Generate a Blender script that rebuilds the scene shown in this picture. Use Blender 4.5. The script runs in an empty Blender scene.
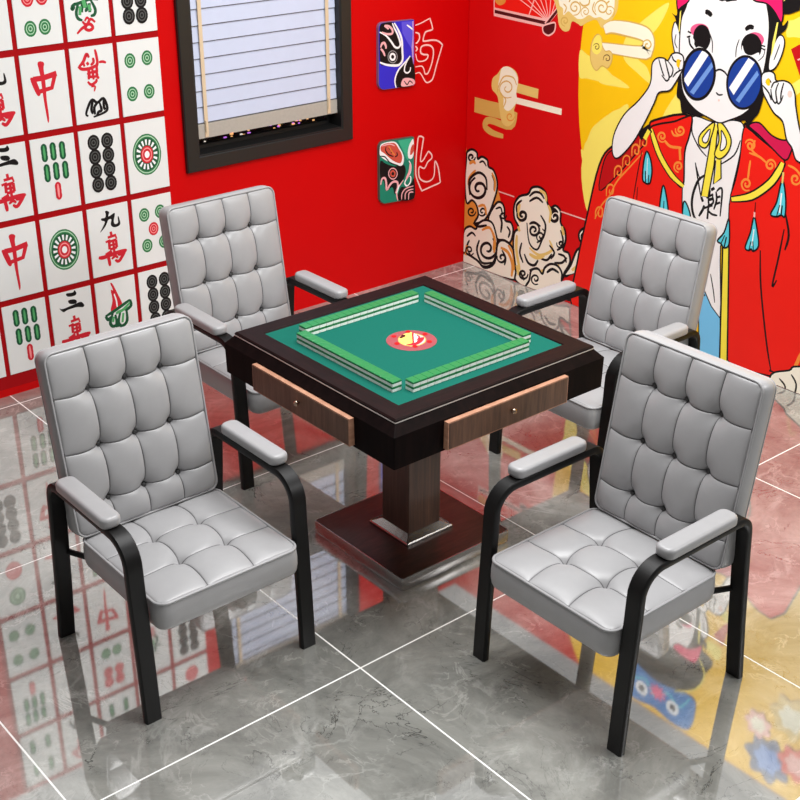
import bpy, bmesh, math
from mathutils import Vector, Matrix
from mathutils.geometry import tessellate_polygon
C = bpy.context.scene.collection
PI = math.pi
XW, YW, WH = 2.0417, 1.9663, 2.115      # right wall plane, left wall plane, wall height

MURAL = """f sun yel 0 0 1200,1192,1199,1239,1197,1285,1194,1332,1189,1379,1183,1425,1176,1472,1167,1518,1157,1563,1146,1609,1133,1654,1119,1699,1104,1743,1088,1787,1070,1831,1051,1873,1031,1916,1010,1958,988,1999,964,2039,939,2079,913,2112,886,2112,858,2112,829,2112,799,2112,768,2112,736,2112,702,2112,668,2112,633,2112,598,2112,561,2112,523,2112,485,2112,446,2112,406,2112,366,2112,325,2112,283,2112,241,2112,198,2112,154,2112,110,2112,66,2112,21,2112,-23,2112,-68,2112,-114,2112,-160,2112,-207,2112,-253,2112,-300,2112,-346,2112,-393,2112,-440,2112,-487,2112,-534,2112,-581,2112,-627,2112,-674,2112,-720,2112,-766,2112,-812,2112,-857,2112,-902,2112,-947,2112,-992,2112,-1035,2112,-1079,2112,-1122,2112,-1164,2112,-1206,2112,-1247,2112,-1287,2112,-1327,2112,-1366,2112,-1405,2112,-1442,2112,-1479,2112,-1515,2112,-1550,2112,-1584,2112,-1617,2112,-1649,2112,-1665,2112,-1665,2112,-1665,2112,-1665,2112,-1665,2112,-1665,2079,-1665,2039,-1665,1999,-1665,1958,-1665,1916,-1665,1873,-1665,1831,-1665,1787,-1665,1743,-1665,1699,-1665,1654,-1665,1609,-1665,1563,-1665,1518,-1665,1472,-1665,1425,-1665,1379,-1665,1332,-1665,1285,-1665,1239,-1665,1192,-1665,1145,-1665,1098,-1665,1051,-1665,1005,-1665,958,-1665,912,-1665,866,-1665,820,-1665,775,-1665,729,-1665,685,-1665,640,-1665,596,-1665,553,-1665,510,-1665,468,-1665,426,-1665,385,-1665,344,-1665,305,-1665,266,-1665,227,-1665,190,-1665,153,-1665,117,-1649,82,-1617,48,-1584,15,-1550,10,-1515,10,-1479,10,-1442,10,-1405,10,-1366,10,-1327,10,-1287,10,-1247,10,-1206,10,-1164,10,-1122,10,-1079,10,-1035,10,-992,10,-947,10,-902,10,-857,10,-812,10,-766,10,-720,10,-674,10,-627,10,-581,10,-534,10,-487,10,-440,10,-393,10,-346,10,-300,10,-253,10,-207,10,-160,10,-114,10,-68,10,-23,10,21,10,66,10,110,10,154,10,198,10,241,10,283,10,325,10,366,10,406,10,446,10,485,10,523,10,561,10,598,10,633,10,668,10,702,15,736,48,768,82,799,117,829,153,858,190,886,227,913,266,939,305,964,344,988,385,1010,426,1031,468,1051,510,1070,553,1088,596,1104,640,1119,685,1133,729,1146,775,1157,820,1167,866,1176,912,1183,958,1189,1005,1194,1051,1197,1098,1199,1145
f sun lem 1 0 1202,1251,1156,1241,1060,1209,1000,1176,941,1148,889,1136,939,1130,1053,1131,1146,1132,1196,1135
f sun lem 1 0 710,1529,807,1464,912,1374,943,1315,929,1251,851,1208,767,1172,796,1239,858,1273,842,1330,765,1406,722,1475
f sun lem 1 0 1072,1172,996,1173,887,1135,976,1125,1068,1127
f sun lem 1 0 1108,881,1061,942,998,993,959,1019,887,1045,943,952,971,889,1012,782,1027,665,1057,508,1103,525,1146,706
l sun tan 1 10 1090,685,1047,788,968,899
f sun lem 1 0 1140,794,1077,891,992,978,894,1060,888,998,939,907,973,782,1005,629,1044,533,1081,574
f sun lem 1 0 1156,791,1099,779,995,848,1006,798,1025,673,1051,531,1103,643
f sun lem 1 0 106,1529,80,1540,28,1562,16,1487,70,1476,102,1475
f sun lem 1 0 103,1268,50,1293,-9,1335,-15,1297,33,1248
f sun dred 0 0 74,1428,13,1468,-14,1304,19,1334
l sun rose 1 6 37,1391,3,1408
f sun lem 1 0 687,1036,593,1185,575,1091,484,1075,617,1039
l cloud_gold tan 0 78 1906,872,1812,871,1684,874
l cloud_gold tan 1 36 1604,889,1636,811,1791,813,1823,775,1769,753,1687,750
l cloud_gold gold 0 47 1612,1010,1456,1006
l cloud_gold ivory 0 31 1617,947,1295,948
f cloud_gold gold 1 0 1714,1089,1670,1104,1616,1088,1596,1049,1607,986,1599,950,1617,897,1611,848,1653,808,1699,818,1721,878,1739,944,1780,974,1779,1025,1744,1055
f cloud_gold ivory 1 0 1714,1089,1670,1102,1625,1087,1598,1049,1607,986,1599,950,1623,911,1658,885,1691,896,1697,951,1735,988,1729,1039
l cloud_gold tan 1 7 1639,958,1670,948,1700,951,1719,966,1725,988,1716,1009,1697,1024,1675,1031,1655,1027,1642,1017,1639,1002,1646,989,1658,980,1672,977,1683,980,1689,986,1688,994,1684,1000,1678,1002
l cloud_gold tan 1 7 1743,962,1727,1008,1694,1051,1632,1055,1607,1023
l cloud_gold tan 1 7 1694,895,1678,936,1707,956
l cloud_gold orange 1 7 1612,866,1617,853,1629,843,1644,839,1656,841,1663,849,1664,858,1659,866,1651,871,1643,872,1636,870,1634,865,1635,861,1639,858,1642,857
f fan robe 0 0 1788,1460,1784,1372,1424,1361,1343,1423,1321,1514
f fan orange 1 0 1779,1403,1745,1387,1706,1408,1721,1441,1774,1435
l fan rose 0 5 1407,1352,1703,1470
l fan rose 0 5 1407,1352,1626,1479
l fan rose 0 5 1407,1352,1557,1487
l fan rose 0 5 1407,1352,1501,1493
l fan rose 0 5 1407,1352,1452,1499
l fan rose 0 5 1407,1352,1404,1505
l fan rose 0 5 1407,1352,1354,1511
l fan rose 1 7 1545,1363,1527,1404,1511,1449,1501,1493
l fan rose 0 7 1782,1340,1788,1460
l fan rose 0 41 1784,1352,1414,1345
l fan maroon 0 16 1779,1354,1407,1345
l fan rose 0 22 1429,1339,1347,1427
l fan maroon 0 14 1428,1335,1347,1425
f fan maroon 1 0 1446,1328,1407,1346,1368,1354,1370,1317,1395,1296,1415,1291,1441,1301
c fan rose 1 8 1446,1328,1407,1346,1368,1354,1370,1317,1395,1296,1415,1291,1441,1301
f cloud_top gold 1 0 1380,1508,1373,1441,1358,1409,1344,1351,1312,1325,1276,1334,1262,1375,1226,1371,1202,1363,1169,1383,1113,1403,1075,1371,1032,1393,1018,1416,994,1456,990,1505,1004,1551
f cloud_top ivory 1 0 1327,1514,1349,1444,1323,1426,1317,1397,1289,1418,1258,1405,1228,1392,1193,1398,1160,1418,1125,1410,1091,1418,1062,1410,1035,1422,1014,1453,1012,1502,1020,1549
l cloud_top tan 1 7 1304,1348,1318,1351,1328,1359,1330,1370,1325,1380,1315,1386,1304,1387,1295,1384,1290,1377,1291,1370,1296,1365,1302,1362,1308,1363,1312,1366,1313,1369,1311,1372,1308,1374
l cloud_top tan 1 7 1254,1405,1233,1410,1218,1423,1213,1439,1218,1454,1231,1463,1247,1465,1262,1460,1272,1450,1275,1439,1270,1429,1261,1424,1250,1423,1241,1427,1236,1434,1236,1440,1239,1445,1244,1447,1249,1446,1253,1444
l cloud_top tan 1 5 1195,1406,1206,1415,1209,1426,1205,1437,1196,1445,1184,1449,1173,1446,1165,1440,1163,1432,1166,1425,1173,1419,1181,1418,1188,1420,1192,1424,1192,1428,1190,1432,1186,1434,1182,1435,1180,1433
l cloud_top tan 1 7 1121,1437,1127,1455,1121,1473,1105,1486,1086,1491,1068,1487,1056,1477,1053,1463,1059,1451,1070,1442,1083,1440,1095,1443,1102,1450,1103,1459,1098,1467,1091,1471,1084,1471,1078,1469,1076,1464,1077,1461
l cloud_top tan 1 5 1019,1428,1009,1441,1009,1455,1016,1466,1029,1471,1043,1470,1054,1463,1058,1453,1056,1444,1050,1438,1041,1437,1033,1439,1028,1444,1028,1450,1030,1454,1034,1455,1038,1454
l cloud_top tan 1 7 1321,1447,1302,1433,1312,1406
l cloud_top tan 1 7 1287,1460,1271,1487
l cloud_top tan 1 8 1222,1468,1198,1454,1164,1467,1162,1500
l cloud_top tan 1 7 1131,1479,1139,1445,1115,1424
l cloud_top tan 1 7 1063,1479,1042,1494
l cloud_ribbon tan 1 72 1060,1365,1002,1386,848,1385,802,1363,802,1320,834,1299,1068,1288
l cloud_ribbon ivory 1 58 1060,1367,1002,1388,848,1385,802,1363,802,1320,834,1299,1068,1288
l cloud_ribbon tan 1 7 832,1340,823,1351,810,1357,797,1356,788,1349,784,1340,787,1331,794,1324,803,1322,810,1324,814,1329,815,1335,812,1339,808,1341,804,1341,802,1339
f cloud_ribbon gold 1 0 1101,1340,1129,1304,1135,1244,1123,1203,1092,1178,1060,1205,1025,1200,1005,1230,1003,1264,1021,1278,1046,1273,1068,1297,1074,1329
c cloud_ribbon tan 1 5 1101,1340,1129,1304,1135,1244,1123,1203,1092,1178,1060,1205,1025,1200,1005,1230,1003,1264,1021,1278,1046,1273,1068,1297,1074,1329
f cloud_ribbon lem 1 0 1101,1337,1124,1305,1125,1263,1093,1251,1069,1280,1076,1329
l cloud_ribbon maroon 1 4 1119,1287,1113,1294,1103,1298,1094,1298,1087,1293,1085,1287,1087,1280,1092,1276,1098,1274,1104,1275,1107,1279,1107,1283,1105,1286,1102,1287,1099,1287,1098,1286
l cloud_ribbon maroon 1 4 1054,1231,1054,1242,1049,1251,1039,1257,1028,1258,1020,1254,1016,1247,1017,1240,1022,1235,1028,1233,1034,1233,1037,1236,1038,1240,1036,1242,1034,1244
f cloud_scroll orange 1 0 1972,590,1951,-17,1577,8,1556,67,1582,198,1654,315,1739,510,1934,600
f cloud_scroll cream 1 0 1956,575,1953,612,1916,635,1877,626,1870,594,1838,613,1796,603,1787,571,1749,561,1720,514,1718,461,1742,388,1768,327,1804,277,1842,253,1881,243,1853,292,1869,343,1905,362,1947,338,1964,458
c cloud_scroll black 1 13 1956,575,1953,612,1916,635,1877,626,1870,594,1838,613,1796,603,1787,571,1749,561,1720,514,1718,461,1742,388,1768,327,1804,277,1842,253,1881,243,1853,292,1869,343,1905,362,1947,338,1964,458
f cloud_scroll cream 1 0 1776,284,1723,386,1681,403,1657,375,1650,316,1606,314,1587,275,1607,205,1667,202,1709,205
c cloud_scroll black 1 13 1776,284,1723,386,1681,403,1657,375,1650,316,1606,314,1587,275,1607,205,1667,202,1709,205
f cloud_scroll cream 1 0 1965,165,1919,213,1869,211,1851,244,1804,277,1747,278,1716,231,1699,166,1718,77,1764,29,1822,19,1853,39,1960,23
c cloud_scroll black 1 13 1965,165,1919,213,1869,211,1851,244,1804,277,1747,278,1716,231,1699,166,1718,77,1764,29,1822,19,1853,39,1960,23
f cloud_scroll cream 1 0 1699,173,1657,205,1601,193,1570,153,1556,67,1577,5,1959,-8,1961,52,1853,39,1792,13,1717,63
c cloud_scroll black 1 15 1699,173,1657,205,1601,193,1570,153,1556,67,1577,5,1959,-8,1961,52,1853,39,1792,13,1717,63
l cloud_scroll orange 1 16 1821,217,1764,246,1727,200,1730,130
l cloud_scroll orange 1 20 1674,159,1617,147,1581,87,1585,23
l cloud_scroll orange 1 15 1937,437,1929,480,1883,531
l cloud_scroll black 1 17 1884,491,1914,462,1926,430,1918,402,1894,386,1862,385,1832,397,1811,418,1804,441,1811,459,1828,469,1848,468,1867,460,1878,447,1881,434,1875,424,1866,421,1856,423,1849,428
l cloud_scroll black 1 16 1737,193,1710,174,1702,144,1713,112,1739,86,1772,73,1801,75,1820,89,1824,111,1815,133,1797,149,1775,157,1758,154,1748,145,1747,132,1753,120,1763,113,1773,111,1780,114
l cloud_scroll black 1 11 1871,308,1878,293,1891,281,1908,275,1922,277,1930,286,1930,297,1924,307,1913,314,1903,315,1895,312,1892,306,1894,299,1899,295,1905,293,1909,294,1911,296
l cloud_scroll black 1 11 1856,312,1849,300,1835,295,1818,298,1805,307,1798,319,1799,330,1806,336,1816,338,1826,334,1833,327,1836,320,1833,315,1828,312,1823,313,1819,316,1817,319
l cloud_scroll black 1 13 1887,600,1893,586,1904,577,1919,572,1931,575,1938,582,1938,591,1933,599,1924,604,1915,605,1909,603,1907,598,1908,593,1912,590,1916,588,1919,589
l cloud_scroll black 1 11 1856,577,1828,590,1802,569
l cloud_scroll black 1 11 1759,532,1739,503,1740,456
l cloud_scroll black 1 11 1722,359,1685,375,1670,338
l cloud_scroll black 1 13 1664,148,1634,114,1641,70
l cloud_scroll black 1 13 1916,136,1934,88,1892,42
l cloud_scroll black 1 15 1922,386,1929,466,1863,522,1805,508,1792,444
l cloud_scroll black 1 15 1890,241,1851,230,1784,254
l cloud_scroll black 1 13 1937,151,1898,183,1868,170
l cloud_scroll black 1 15 1838,157,1855,95,1813,36,1736,58
l cloud_scroll black 1 15 1692,333,1672,297,1678,241
l cloud_scroll black 1 13 1634,286,1610,265,1621,228
l cloud_scroll orange 1 15 1759,545,1733,504,1736,450
l cloud_scroll orange 1 17 1619,188,1579,143,1569,63
l cloud_scroll orange 1 17 1932,554,1904,573,1884,564
l cloud_scroll orange 1 17 1745,237,1719,188,1723,117
l cloud_scroll orange 1 17 1935,102,1943,43
l cloud_scroll orange 1 15 1855,340,1808,356,1790,308
l cloud_scroll black 1 11 1639,346,1643,334,1653,326,1665,322,1675,323,1681,329,1681,337,1677,344,1670,348,1664,350,1659,348,1657,344,1658,340,1660,338,1663,337
l cloud_scroll black 1 13 1698,108,1696,91,1685,81,1669,79,1653,85,1642,96,1637,109,1641,119,1649,123,1660,123,1668,118,1673,111,1674,104,1670,100,1666,100,1662,102
l cloud_scroll black 1 11 1879,72,1895,57,1914,50,1931,52,1941,61,1942,74,1935,87,1923,95,1911,98,1902,95,1898,88,1899,80,1905,74,1911,72,1916,72,1918,75
f cloud_scroll2 cream 1 0 1577,267,1546,302,1582,347,1586,413,1552,467,1491,495,1467,533,1415,548,1370,530,1355,482,1331,462,1298,481,1262,460,1258,403,1226,372,1217,322,1230,267,1192,261,1179,215,1212,152,1243,100,1450,-2,1553,12,1554,67,1580,185
c cloud_scroll2 black 1 13 1577,267,1546,302,1582,347,1586,413,1552,467,1491,495,1467,533,1415,548,1370,530,1355,482,1331,462,1298,481,1262,460,1258,403,1226,372,1217,322,1230,267,1192,261,1179,215,1212,152,1243,100,1450,-2,1553,12,1554,67,1580,185
l cloud_scroll2 gold 1 20 1540,331,1556,380,1546,429
l cloud_scroll2 gold 1 20 1558,259,1557,177,1525,76
l cloud_scroll2 gold 1 15 1455,68,1350,126,1249,182
l cloud_scroll2 gold 1 15 1464,216,1391,196,1306,246,1327,293
l cloud_scroll2 black 1 17 1563,377,1561,359,1549,348,1532,345,1515,352,1503,363,1499,377,1502,388,1512,393,1524,392,1534,387,1539,379,1539,371,1535,367,1529,366,1524,368,1521,371
l cloud_scroll2 black 1 14 1464,345,1441,354,1419,353,1405,342,1401,326,1407,309,1421,296,1438,290,1453,291,1462,300,1464,311,1459,323,1449,331,1438,333,1430,331,1425,326,1425,319,1429,314,1434,311,1439,311
l cloud_scroll2 black 1 17 1282,454,1302,451,1318,441,1328,426,1328,411,1319,401,1306,398,1293,402,1283,411,1280,421,1282,429,1289,433,1297,433,1303,429,1306,424,1306,420,1303,418
l cloud_scroll2 black 1 13 1482,484,1448,514,1405,519,1377,496
l cloud_scroll2 black 1 11 1490,343,1466,242,1410,220,1379,279,1361,324,1380,339
l cloud_scroll2 black 1 15 1498,173,1468,133,1423,132,1398,167
l cloud_scroll2 black 1 13 1390,182,1337,184,1305,226
l cloud_scroll2 black 1 13 1255,365,1234,318,1248,275,1272,255
l cloud_scroll2 black 1 13 1284,185,1233,199,1202,235
l cloud_scroll2 black 1 13 1565,378,1568,417,1533,452
l cloud_scroll2 black 1 13 1480,458,1429,490,1384,475
l cloud_scroll2 black 1 13 1330,449,1305,462,1278,449
l cloud_scroll2 black 1 13 1397,407,1359,364,1371,295,1413,257
l cloud_scroll2 black 1 13 1472,341,1438,359,1393,349
l cloud_scroll2 black 1 13 1520,228,1531,170,1504,123
l cloud_scroll2 black 1 13 1325,267,1288,237,1311,198
l cloud_scroll2 black 1 13 1456,95,1404,121,1376,112
l cloud_scroll2 black 1 15 1519,64,1489,31
l cloud_scroll2 black 1 13 1262,238,1219,237,1203,208
l cloud_scroll2 gold 1 16 1552,307,1538,284
l cloud_scroll2 gold 1 16 1349,471,1329,437,1334,383
l cloud_scroll2 gold 1 16 1248,386,1231,345
l cloud_scroll2 gold 1 20 1462,183,1408,177,1356,203
l cloud_scroll2 gold 1 20 1548,97,1531,46
l cloud_scroll2 gold 1 16 1414,533,1375,523,1362,487
l cloud_scroll2 black 1 11 1393,268,1407,272,1415,282,1415,295,1407,307,1396,314,1384,315,1376,311,1372,304,1374,296,1380,289,1387,287,1393,288,1396,291,1395,294,1393,297
l cloud_scroll2 black 1 11 1275,295,1274,283,1266,275,1254,274,1242,278,1234,286,1232,295,1234,303,1240,307,1248,306,1254,303,1258,297,1258,293,1255,290,1252,289,1249,291
l cloud_scroll2 black 1 13 1464,73,1470,55,1484,42,1500,36,1515,38,1523,46,1524,58,1518,69,1508,76,1498,78,1490,75,1487,69,1489,63,1493,58,1498,56,1501,57
f cloud_scroll3 cream 1 0 1211,139,1173,203,1138,292,1091,324,1123,348,1130,384,1091,420,973,457,943,139,1037,183,1112,181,1161,154
c cloud_scroll3 black 1 13 1211,139,1173,203,1138,292,1091,324,1123,348,1130,384,1091,420,973,457,943,139,1037,183,1112,181,1161,154
l cloud_scroll3 gold 1 20 1163,180,1099,224,1048,213
l cloud_scroll3 black 1 11 1067,354,1085,346,1102,348,1112,358,1115,371,1109,383,1099,392,1087,395,1078,392,1073,386,1074,378,1078,372,1084,369,1088,369,1091,372
l cloud_scroll3 black 1 13 1128,268,1088,292,1054,282
f cloud_scroll3 red 1 0 1201,115,1145,165,1078,178,1010,158,930,11,1095,-14,1175,15
f cloud_scroll4 cream 1 0 1477,-8,1453,41,1442,99,1395,120,1363,102,1348,140,1309,171,1262,175,1229,147,1221,93,1156,102,1167,18,1273,40,1413,-9
c cloud_scroll4 black 1 13 1477,-8,1453,41,1442,99,1395,120,1363,102,1348,140,1309,171,1262,175,1229,147,1221,93,1156,102,1167,18,1273,40,1413,-9
l cloud_scroll4 black 1 11 1389,39,1408,31,1424,33,1435,42,1437,56,1430,69,1419,78,1406,81,1396,78,1391,71,1392,62,1398,55,1405,51,1412,51,1415,54,1416,58,1414,62
l cloud_scroll4 black 1 15 1332,118,1295,148,1249,141
l line1 rose 0 7 1703,458,1588,457
l line2 rose 0 7 1262,460,1062,459
f robe robe 1 0 960,851,1032,745,1086,485,1130,231,1149,-31,950,-130,412,-207,496,562,542,843,527,1069,728,1017,753,981,783,938,807,943
c robe black 1 11 960,851,1032,745,1086,485,1130,231,1149,-31,950,-130,412,-207,496,562,542,843,527,1069,728,1017,753,981,783,938,807,943
f robe dred 1 0 958,832,1003,775,1021,625,928,710,799,866,768,909,792,968,862,899,931,800
c robe black 1 7 958,832,1003,775,1021,625,928,710,799,866,768,909,792,968,862,899,931,800
f robe robe 1 0 249,1084,257,923,282,772,254,552,189,27,-138,50,-470,111,-294,1096,-22,1080,35,985,223,1081
c robe black 1 9 249,1084,257,923,282,772,254,552,189,27,-138,50,-470,111,-294,1096,-22,1080,35,985,223,1081
l robe og 1 8 1036,479,999,557,953,616,917,691,850,772,777,858
l robe og 1 9 1032,480,1033,521,1016,543,993,538,994,503,1014,502,1013,519
l robe og 1 9 974,607,975,647,958,668,936,663,937,629,956,628,956,645
l robe og 1 9 933,707,935,746,918,766,896,761,897,728,917,727,916,744
l robe og 1 7 888,766,890,805,874,825,852,820,853,787,872,786,871,803
l robe og 1 9 839,829,841,867,825,887,804,881,804,849,823,848,822,865
l robe og 1 7 797,876,799,914,783,933,762,928,763,896,782,895,781,911
l robe black 1 6 810,630,798,751,782,870
l robe black 1 5 789,635,790,694
l robe black 1 9 92,578,66,421,3,188,-41,59
l robe black 1 9 -10,699,-1,563,10,438,-8,471
l robe black 1 13 -33,56,-96,57,-177,122
l robe black 1 11 -7,764,-36,679,-27,611
l robe og 1 17 -172,106,-148,68,-181,193,-213,177
l robe og 1 10 -56,926,-53,912,-44,902,-32,898,-21,901,-15,909,-13,918,-16,927,-23,932,-31,933,-36,930,-39,925,-38,920,-36,916,-32,915,-30,916
l robe og 1 10 14,968,-30,957,-86,907
f robe robe 0 0 430,-58,177,21,-136,64,-467,129,-516,-143,399,-307
f robe cream 1 0 -46,41,-131,91,-177,126,-455,197,-508,-98,-160,-92,-51,-60
c robe black 1 9 -46,41,-131,91,-177,126,-455,197,-508,-98,-160,-92,-51,-60
l robe black 1 9 -88,37,-123,11,-119,-29
l robe black 1 9 -144,76,-175,40,-174,-18
l robe black 0 9 430,-63,173,-8,-47,32
f shirt skin 1 0 527,1069,541,920,530,694,495,553,376,329,309,252,255,221,297,541,254,552,277,733,257,923,248,1076,302,1099,403,1071
c shirt black 1 6 527,1069,541,920,530,694,495,553,376,329,309,252,255,221,297,541,254,552,277,733,257,923,248,1076,302,1099,403,1071
f shirt sky 0 0 390,305,371,335,309,252,254,211,225,4,346,12
c shirt black 0 6 390,305,371,335,309,252,254,211,225,4,346,12
l shirt black 1 6 364,286,376,202,382,146
l shirt black 1 6 333,401,308,330,293,275
l shirt black 1 8 417,337,349,291
f shirt trim 0 0 285,539,254,548,186,23,230,17
l shirt black 0 9 285,539,231,22
l shirt black 0 9 252,548,189,25
l shirt black 1 7 516,1058,513,1004,467,947,423,917
l shirt black 1 7 259,1022,282,953,352,894
l shirt black 1 6 479,877,460,836,442,807
l shirt black 1 13 410,841,451,807,473,742,474,685,456,638,431,622
l shirt black 1 8 479,878,460,820,430,733
l shirt black 1 13 428,734,416,715
l shirt black 1 13 430,645,412,681,407,701
l shirt black 1 10 400,765,387,775
l shirt black 1 13 380,777,363,790
l shirt black 1 10 400,737,366,761
l shirt black 1 10 391,749,382,710,361,725,369,754
l shirt black 1 13 388,730,366,741
l shirt black 1 10 405,689,363,712
l shirt black 1 10 384,710,383,644
l shirt black 1 10 390,686,362,672,332,673
l shirt black 1 10 353,776,345,741,354,695
l shirt black 1 10 350,777,334,796,321,784,317,673
l shirt black 1 10 348,750,327,761
l shirt black 1 10 346,722,325,734
l shirt black 1 13 387,775,387,750
f collar robe 1 0 745,978,698,1006,616,1033,564,1060,522,1072,525,990,542,909,533,757,601,788,681,862,721,928
c collar black 1 9 745,978,698,1006,616,1033,564,1060,522,1072,525,990,542,909,533,757,601,788,681,862,721,928
l collar black 1 35 741,975,714,924,674,863,601,793,529,758
l collar trim 1 22 741,975,714,924,674,863,601,793,529,758
l collar black 1 40 806,928,745,978
l collar trim 1 20 773,923,751,967
f collar2 robe 1 0 250,1072,216,1074,168,1051,35,985,48,929,113,850,182,798,271,766,260,848,251,938
c collar2 black 1 7 250,1072,216,1074,168,1051,35,985,48,929,113,850,182,798,271,766,260,848,251,938
l collar2 black 1 42 40,973,55,929,91,870,171,799,272,761
l collar2 trim 1 26 40,973,55,929,91,870,171,799,268,762
f collar2 crim 1 0 225,1091,178,1113,110,1074,45,1066,-8,1097,6,1033,29,986,102,1023,170,1062
c collar2 black 1 7 225,1091,178,1113,110,1074,45,1066,-8,1097,6,1033,29,986,102,1023,170,1062
l collar og 1 10 658,935,672,930,685,932,694,939,698,950,694,960,687,968,677,971,668,970,662,964,660,957,662,951,668,946,674,945,679,946,681,949,682,953,680,956,677,957
l collar og 1 10 604,1005,603,993,595,984,583,980,571,983,562,990,558,999,560,1008,566,1014,574,1016,582,1014,587,1009,589,1003,588,998,584,995,579,995,576,996,574,999,573,1001
l collar og 1 10 564,815,578,817,588,824,591,836,588,847,580,855,570,859,560,858,554,852,552,844,554,837,560,832,566,830,572,831,575,835,575,839,574,843,571,845,568,845
l collar2 og 1 10 233,1015,226,1027,214,1034,202,1034,192,1029,187,1019,187,1009,193,1001,201,996,210,996,216,1001,219,1007,218,1013,214,1018,209,1020,205,1019,202,1017,201,1014,203,1011
l collar2 og 1 10 71,946,73,960,81,969,92,973,104,970,112,962,116,952,114,943,108,937,100,935,92,937,87,942,86,948,87,954,91,957,95,958,99,956,101,953,101,950
l collar2 og 1 10 183,823,197,817,212,819,222,828,226,840,223,852,215,861,204,865,194,863,188,857,186,849,188,841,193,836,200,834,205,836,208,839,209,844,207,847,204,849
l collar og 1 13 659,941,624,920,561,927
l collar og 1 10 575,980,609,973,625,992
l collar og 1 13 572,925,561,871
l collar2 og 1 10 208,979,157,974,117,956
l collar2 og 1 10 197,949,198,906,198,863
l collar2 og 1 10 185,1037,195,993,130,964
f tassel1 cyan 1 0 754,870,766,822,764,739,744,724,729,724,718,736,714,789,730,843
c tassel1 black 1 9 754,870,766,822,764,739,744,724,729,724,718,736,714,789,730,843
f tassel2 cyan 1 0 642,738,651,675,648,597,624,584,598,603,616,683
c tassel2 black 1 9 642,738,651,675,648,597,624,584,598,603,616,683
f tassel3 cyan 1 0 509,677,515,631,511,567,466,579,489,650
c tassel3 black 1 9 509,677,515,631,511,567,466,579,489,650
f tassel4 cyan 1 0 144,715,152,643,169,571,149,562,138,572,125,565,103,596,121,665
c tassel4 black 1 8 144,715,152,643,169,571,149,562,138,572,125,565,103,596,121,665
f tassel5 cyan 1 0 34,889,43,803,64,746,34,743,13,755,-5,753,-1,814,19,886
c tassel5 black 1 8 34,889,43,803,64,746,34,743,13,755,-5,753,-1,814,19,886
f tassel6 cyan 1 0 271,673,286,608,316,562,295,553,277,539,254,559,260,629
c tassel6 black 1 8 271,673,286,608,316,562,295,553,277,539,254,559,260,629
f tassel7 cyan 1 0 520,687,517,618,494,617,475,636,503,685
c tassel7 black 1 8 520,687,517,618,494,617,475,636,503,685
l tassel1 white 1 3 746,839,740,744
l tassel2 black 1 5 630,667,625,590
l tassel4 white 1 5 136,661,136,587
l tassel5 white 1 7 25,847,22,763
l tassel4 rose 1 9 144,736,142,713
l tassel5 gold 1 9 30,935,28,889
l tassel4 black 1 4 145,778,143,734
l tassel4 black 1 5 149,562,143,605
l tassel4 black 1 5 125,565,134,607
l tassel5 black 1 5 34,743,26,795
l tassel5 black 1 7 13,755,14,797
l tassel6 black 1 5 295,553,281,596
l tassel6 black 1 7 277,539,271,591
l tassel1 black 1 6 744,724,752,780
l tassel1 black 1 5 729,724,730,766
f bow trim 0 0 400,1069,406,992,421,856,429,739,391,742,380,854,377,976,382,1062
l bow black 0 7 408,1057,413,947,429,739,391,742,378,888,380,1041
f bow trim 0 0 374,955,365,869,370,806,334,840,342,918,359,958
l bow black 0 7 373,911,370,806,334,840,345,917
f bow trim 1 0 403,1071,451,1027,473,992,466,958,428,957,404,1025
c bow black 1 7 403,1071,451,1027,473,992,466,958,428,957,404,1025
f bow skin 1 0 419,1039,453,994,446,975,425,983
c bow black 1 6 419,1039,453,994,446,975,425,983
f bow trim 1 0 383,1073,350,1068,306,1018,312,963,350,922,382,937,367,1000
c bow black 1 7 383,1073,350,1068,306,1018,312,963,350,922,382,937,367,1000
f bow skin 1 0 360,1045,329,1008,331,975,355,959,355,1008
c bow black 1 6 360,1045,329,1008,331,975,355,959,355,1008
f hat black 1 0 700,1560,690,1720,600,1840,450,1890,280,1880,140,1800,90,1680,100,1560
f lion blue 1 0 590,1850,620,1960,600,2070,500,2095,380,2070,260,2095,150,2075,120,1960,150,1860,380,1900
l lion cyan 1 12 590,1880,540,1960,450,1930,380,2000,300,1930,220,1970,160,1880
f lion white 1 0 512,2000,506,2021,490,2036,469,2041,448,2036,433,2020,428,1999,433,1978,449,1963,470,1958,491,1963,506,1979
f lion black 1 0 490,2000,487,2010,479,2017,469,2019,459,2017,452,2009,450,1999,452,1989,460,1982,470,1980,480,1982,487,1990
f lion white 1 0 302,2000,296,2021,280,2036,259,2041,238,2036,223,2020,218,1999,223,1978,239,1963,260,1958,281,1963,296,1979
f lion black 1 0 280,2000,277,2010,269,2017,259,2019,249,2017,242,2009,240,1999,242,1989,250,1982,260,1980,270,1982,277,1990
l lion cheek 1 12 365,1965,425,1965
l lion cheek 1 12 365,1965,410,1997
l lion cheek 1 12 365,1965,375,2014
l lion cheek 1 12 365,1965,335,2008
l lion cheek 1 12 365,1965,308,1982
l lion cheek 1 12 365,1965,308,1947
l lion cheek 1 12 365,1965,335,1921
l lion cheek 1 12 365,1965,375,1915
l lion cheek 1 12 365,1965,410,1932
f lion cheek 1 0 399,1965,394,1982,381,1994,364,1998,347,1994,335,1981,331,1964,335,1947,348,1935,365,1931,382,1935,394,1948
l hat lem 1 10 140,1600,90,1690,140,1810,260,1890
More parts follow.
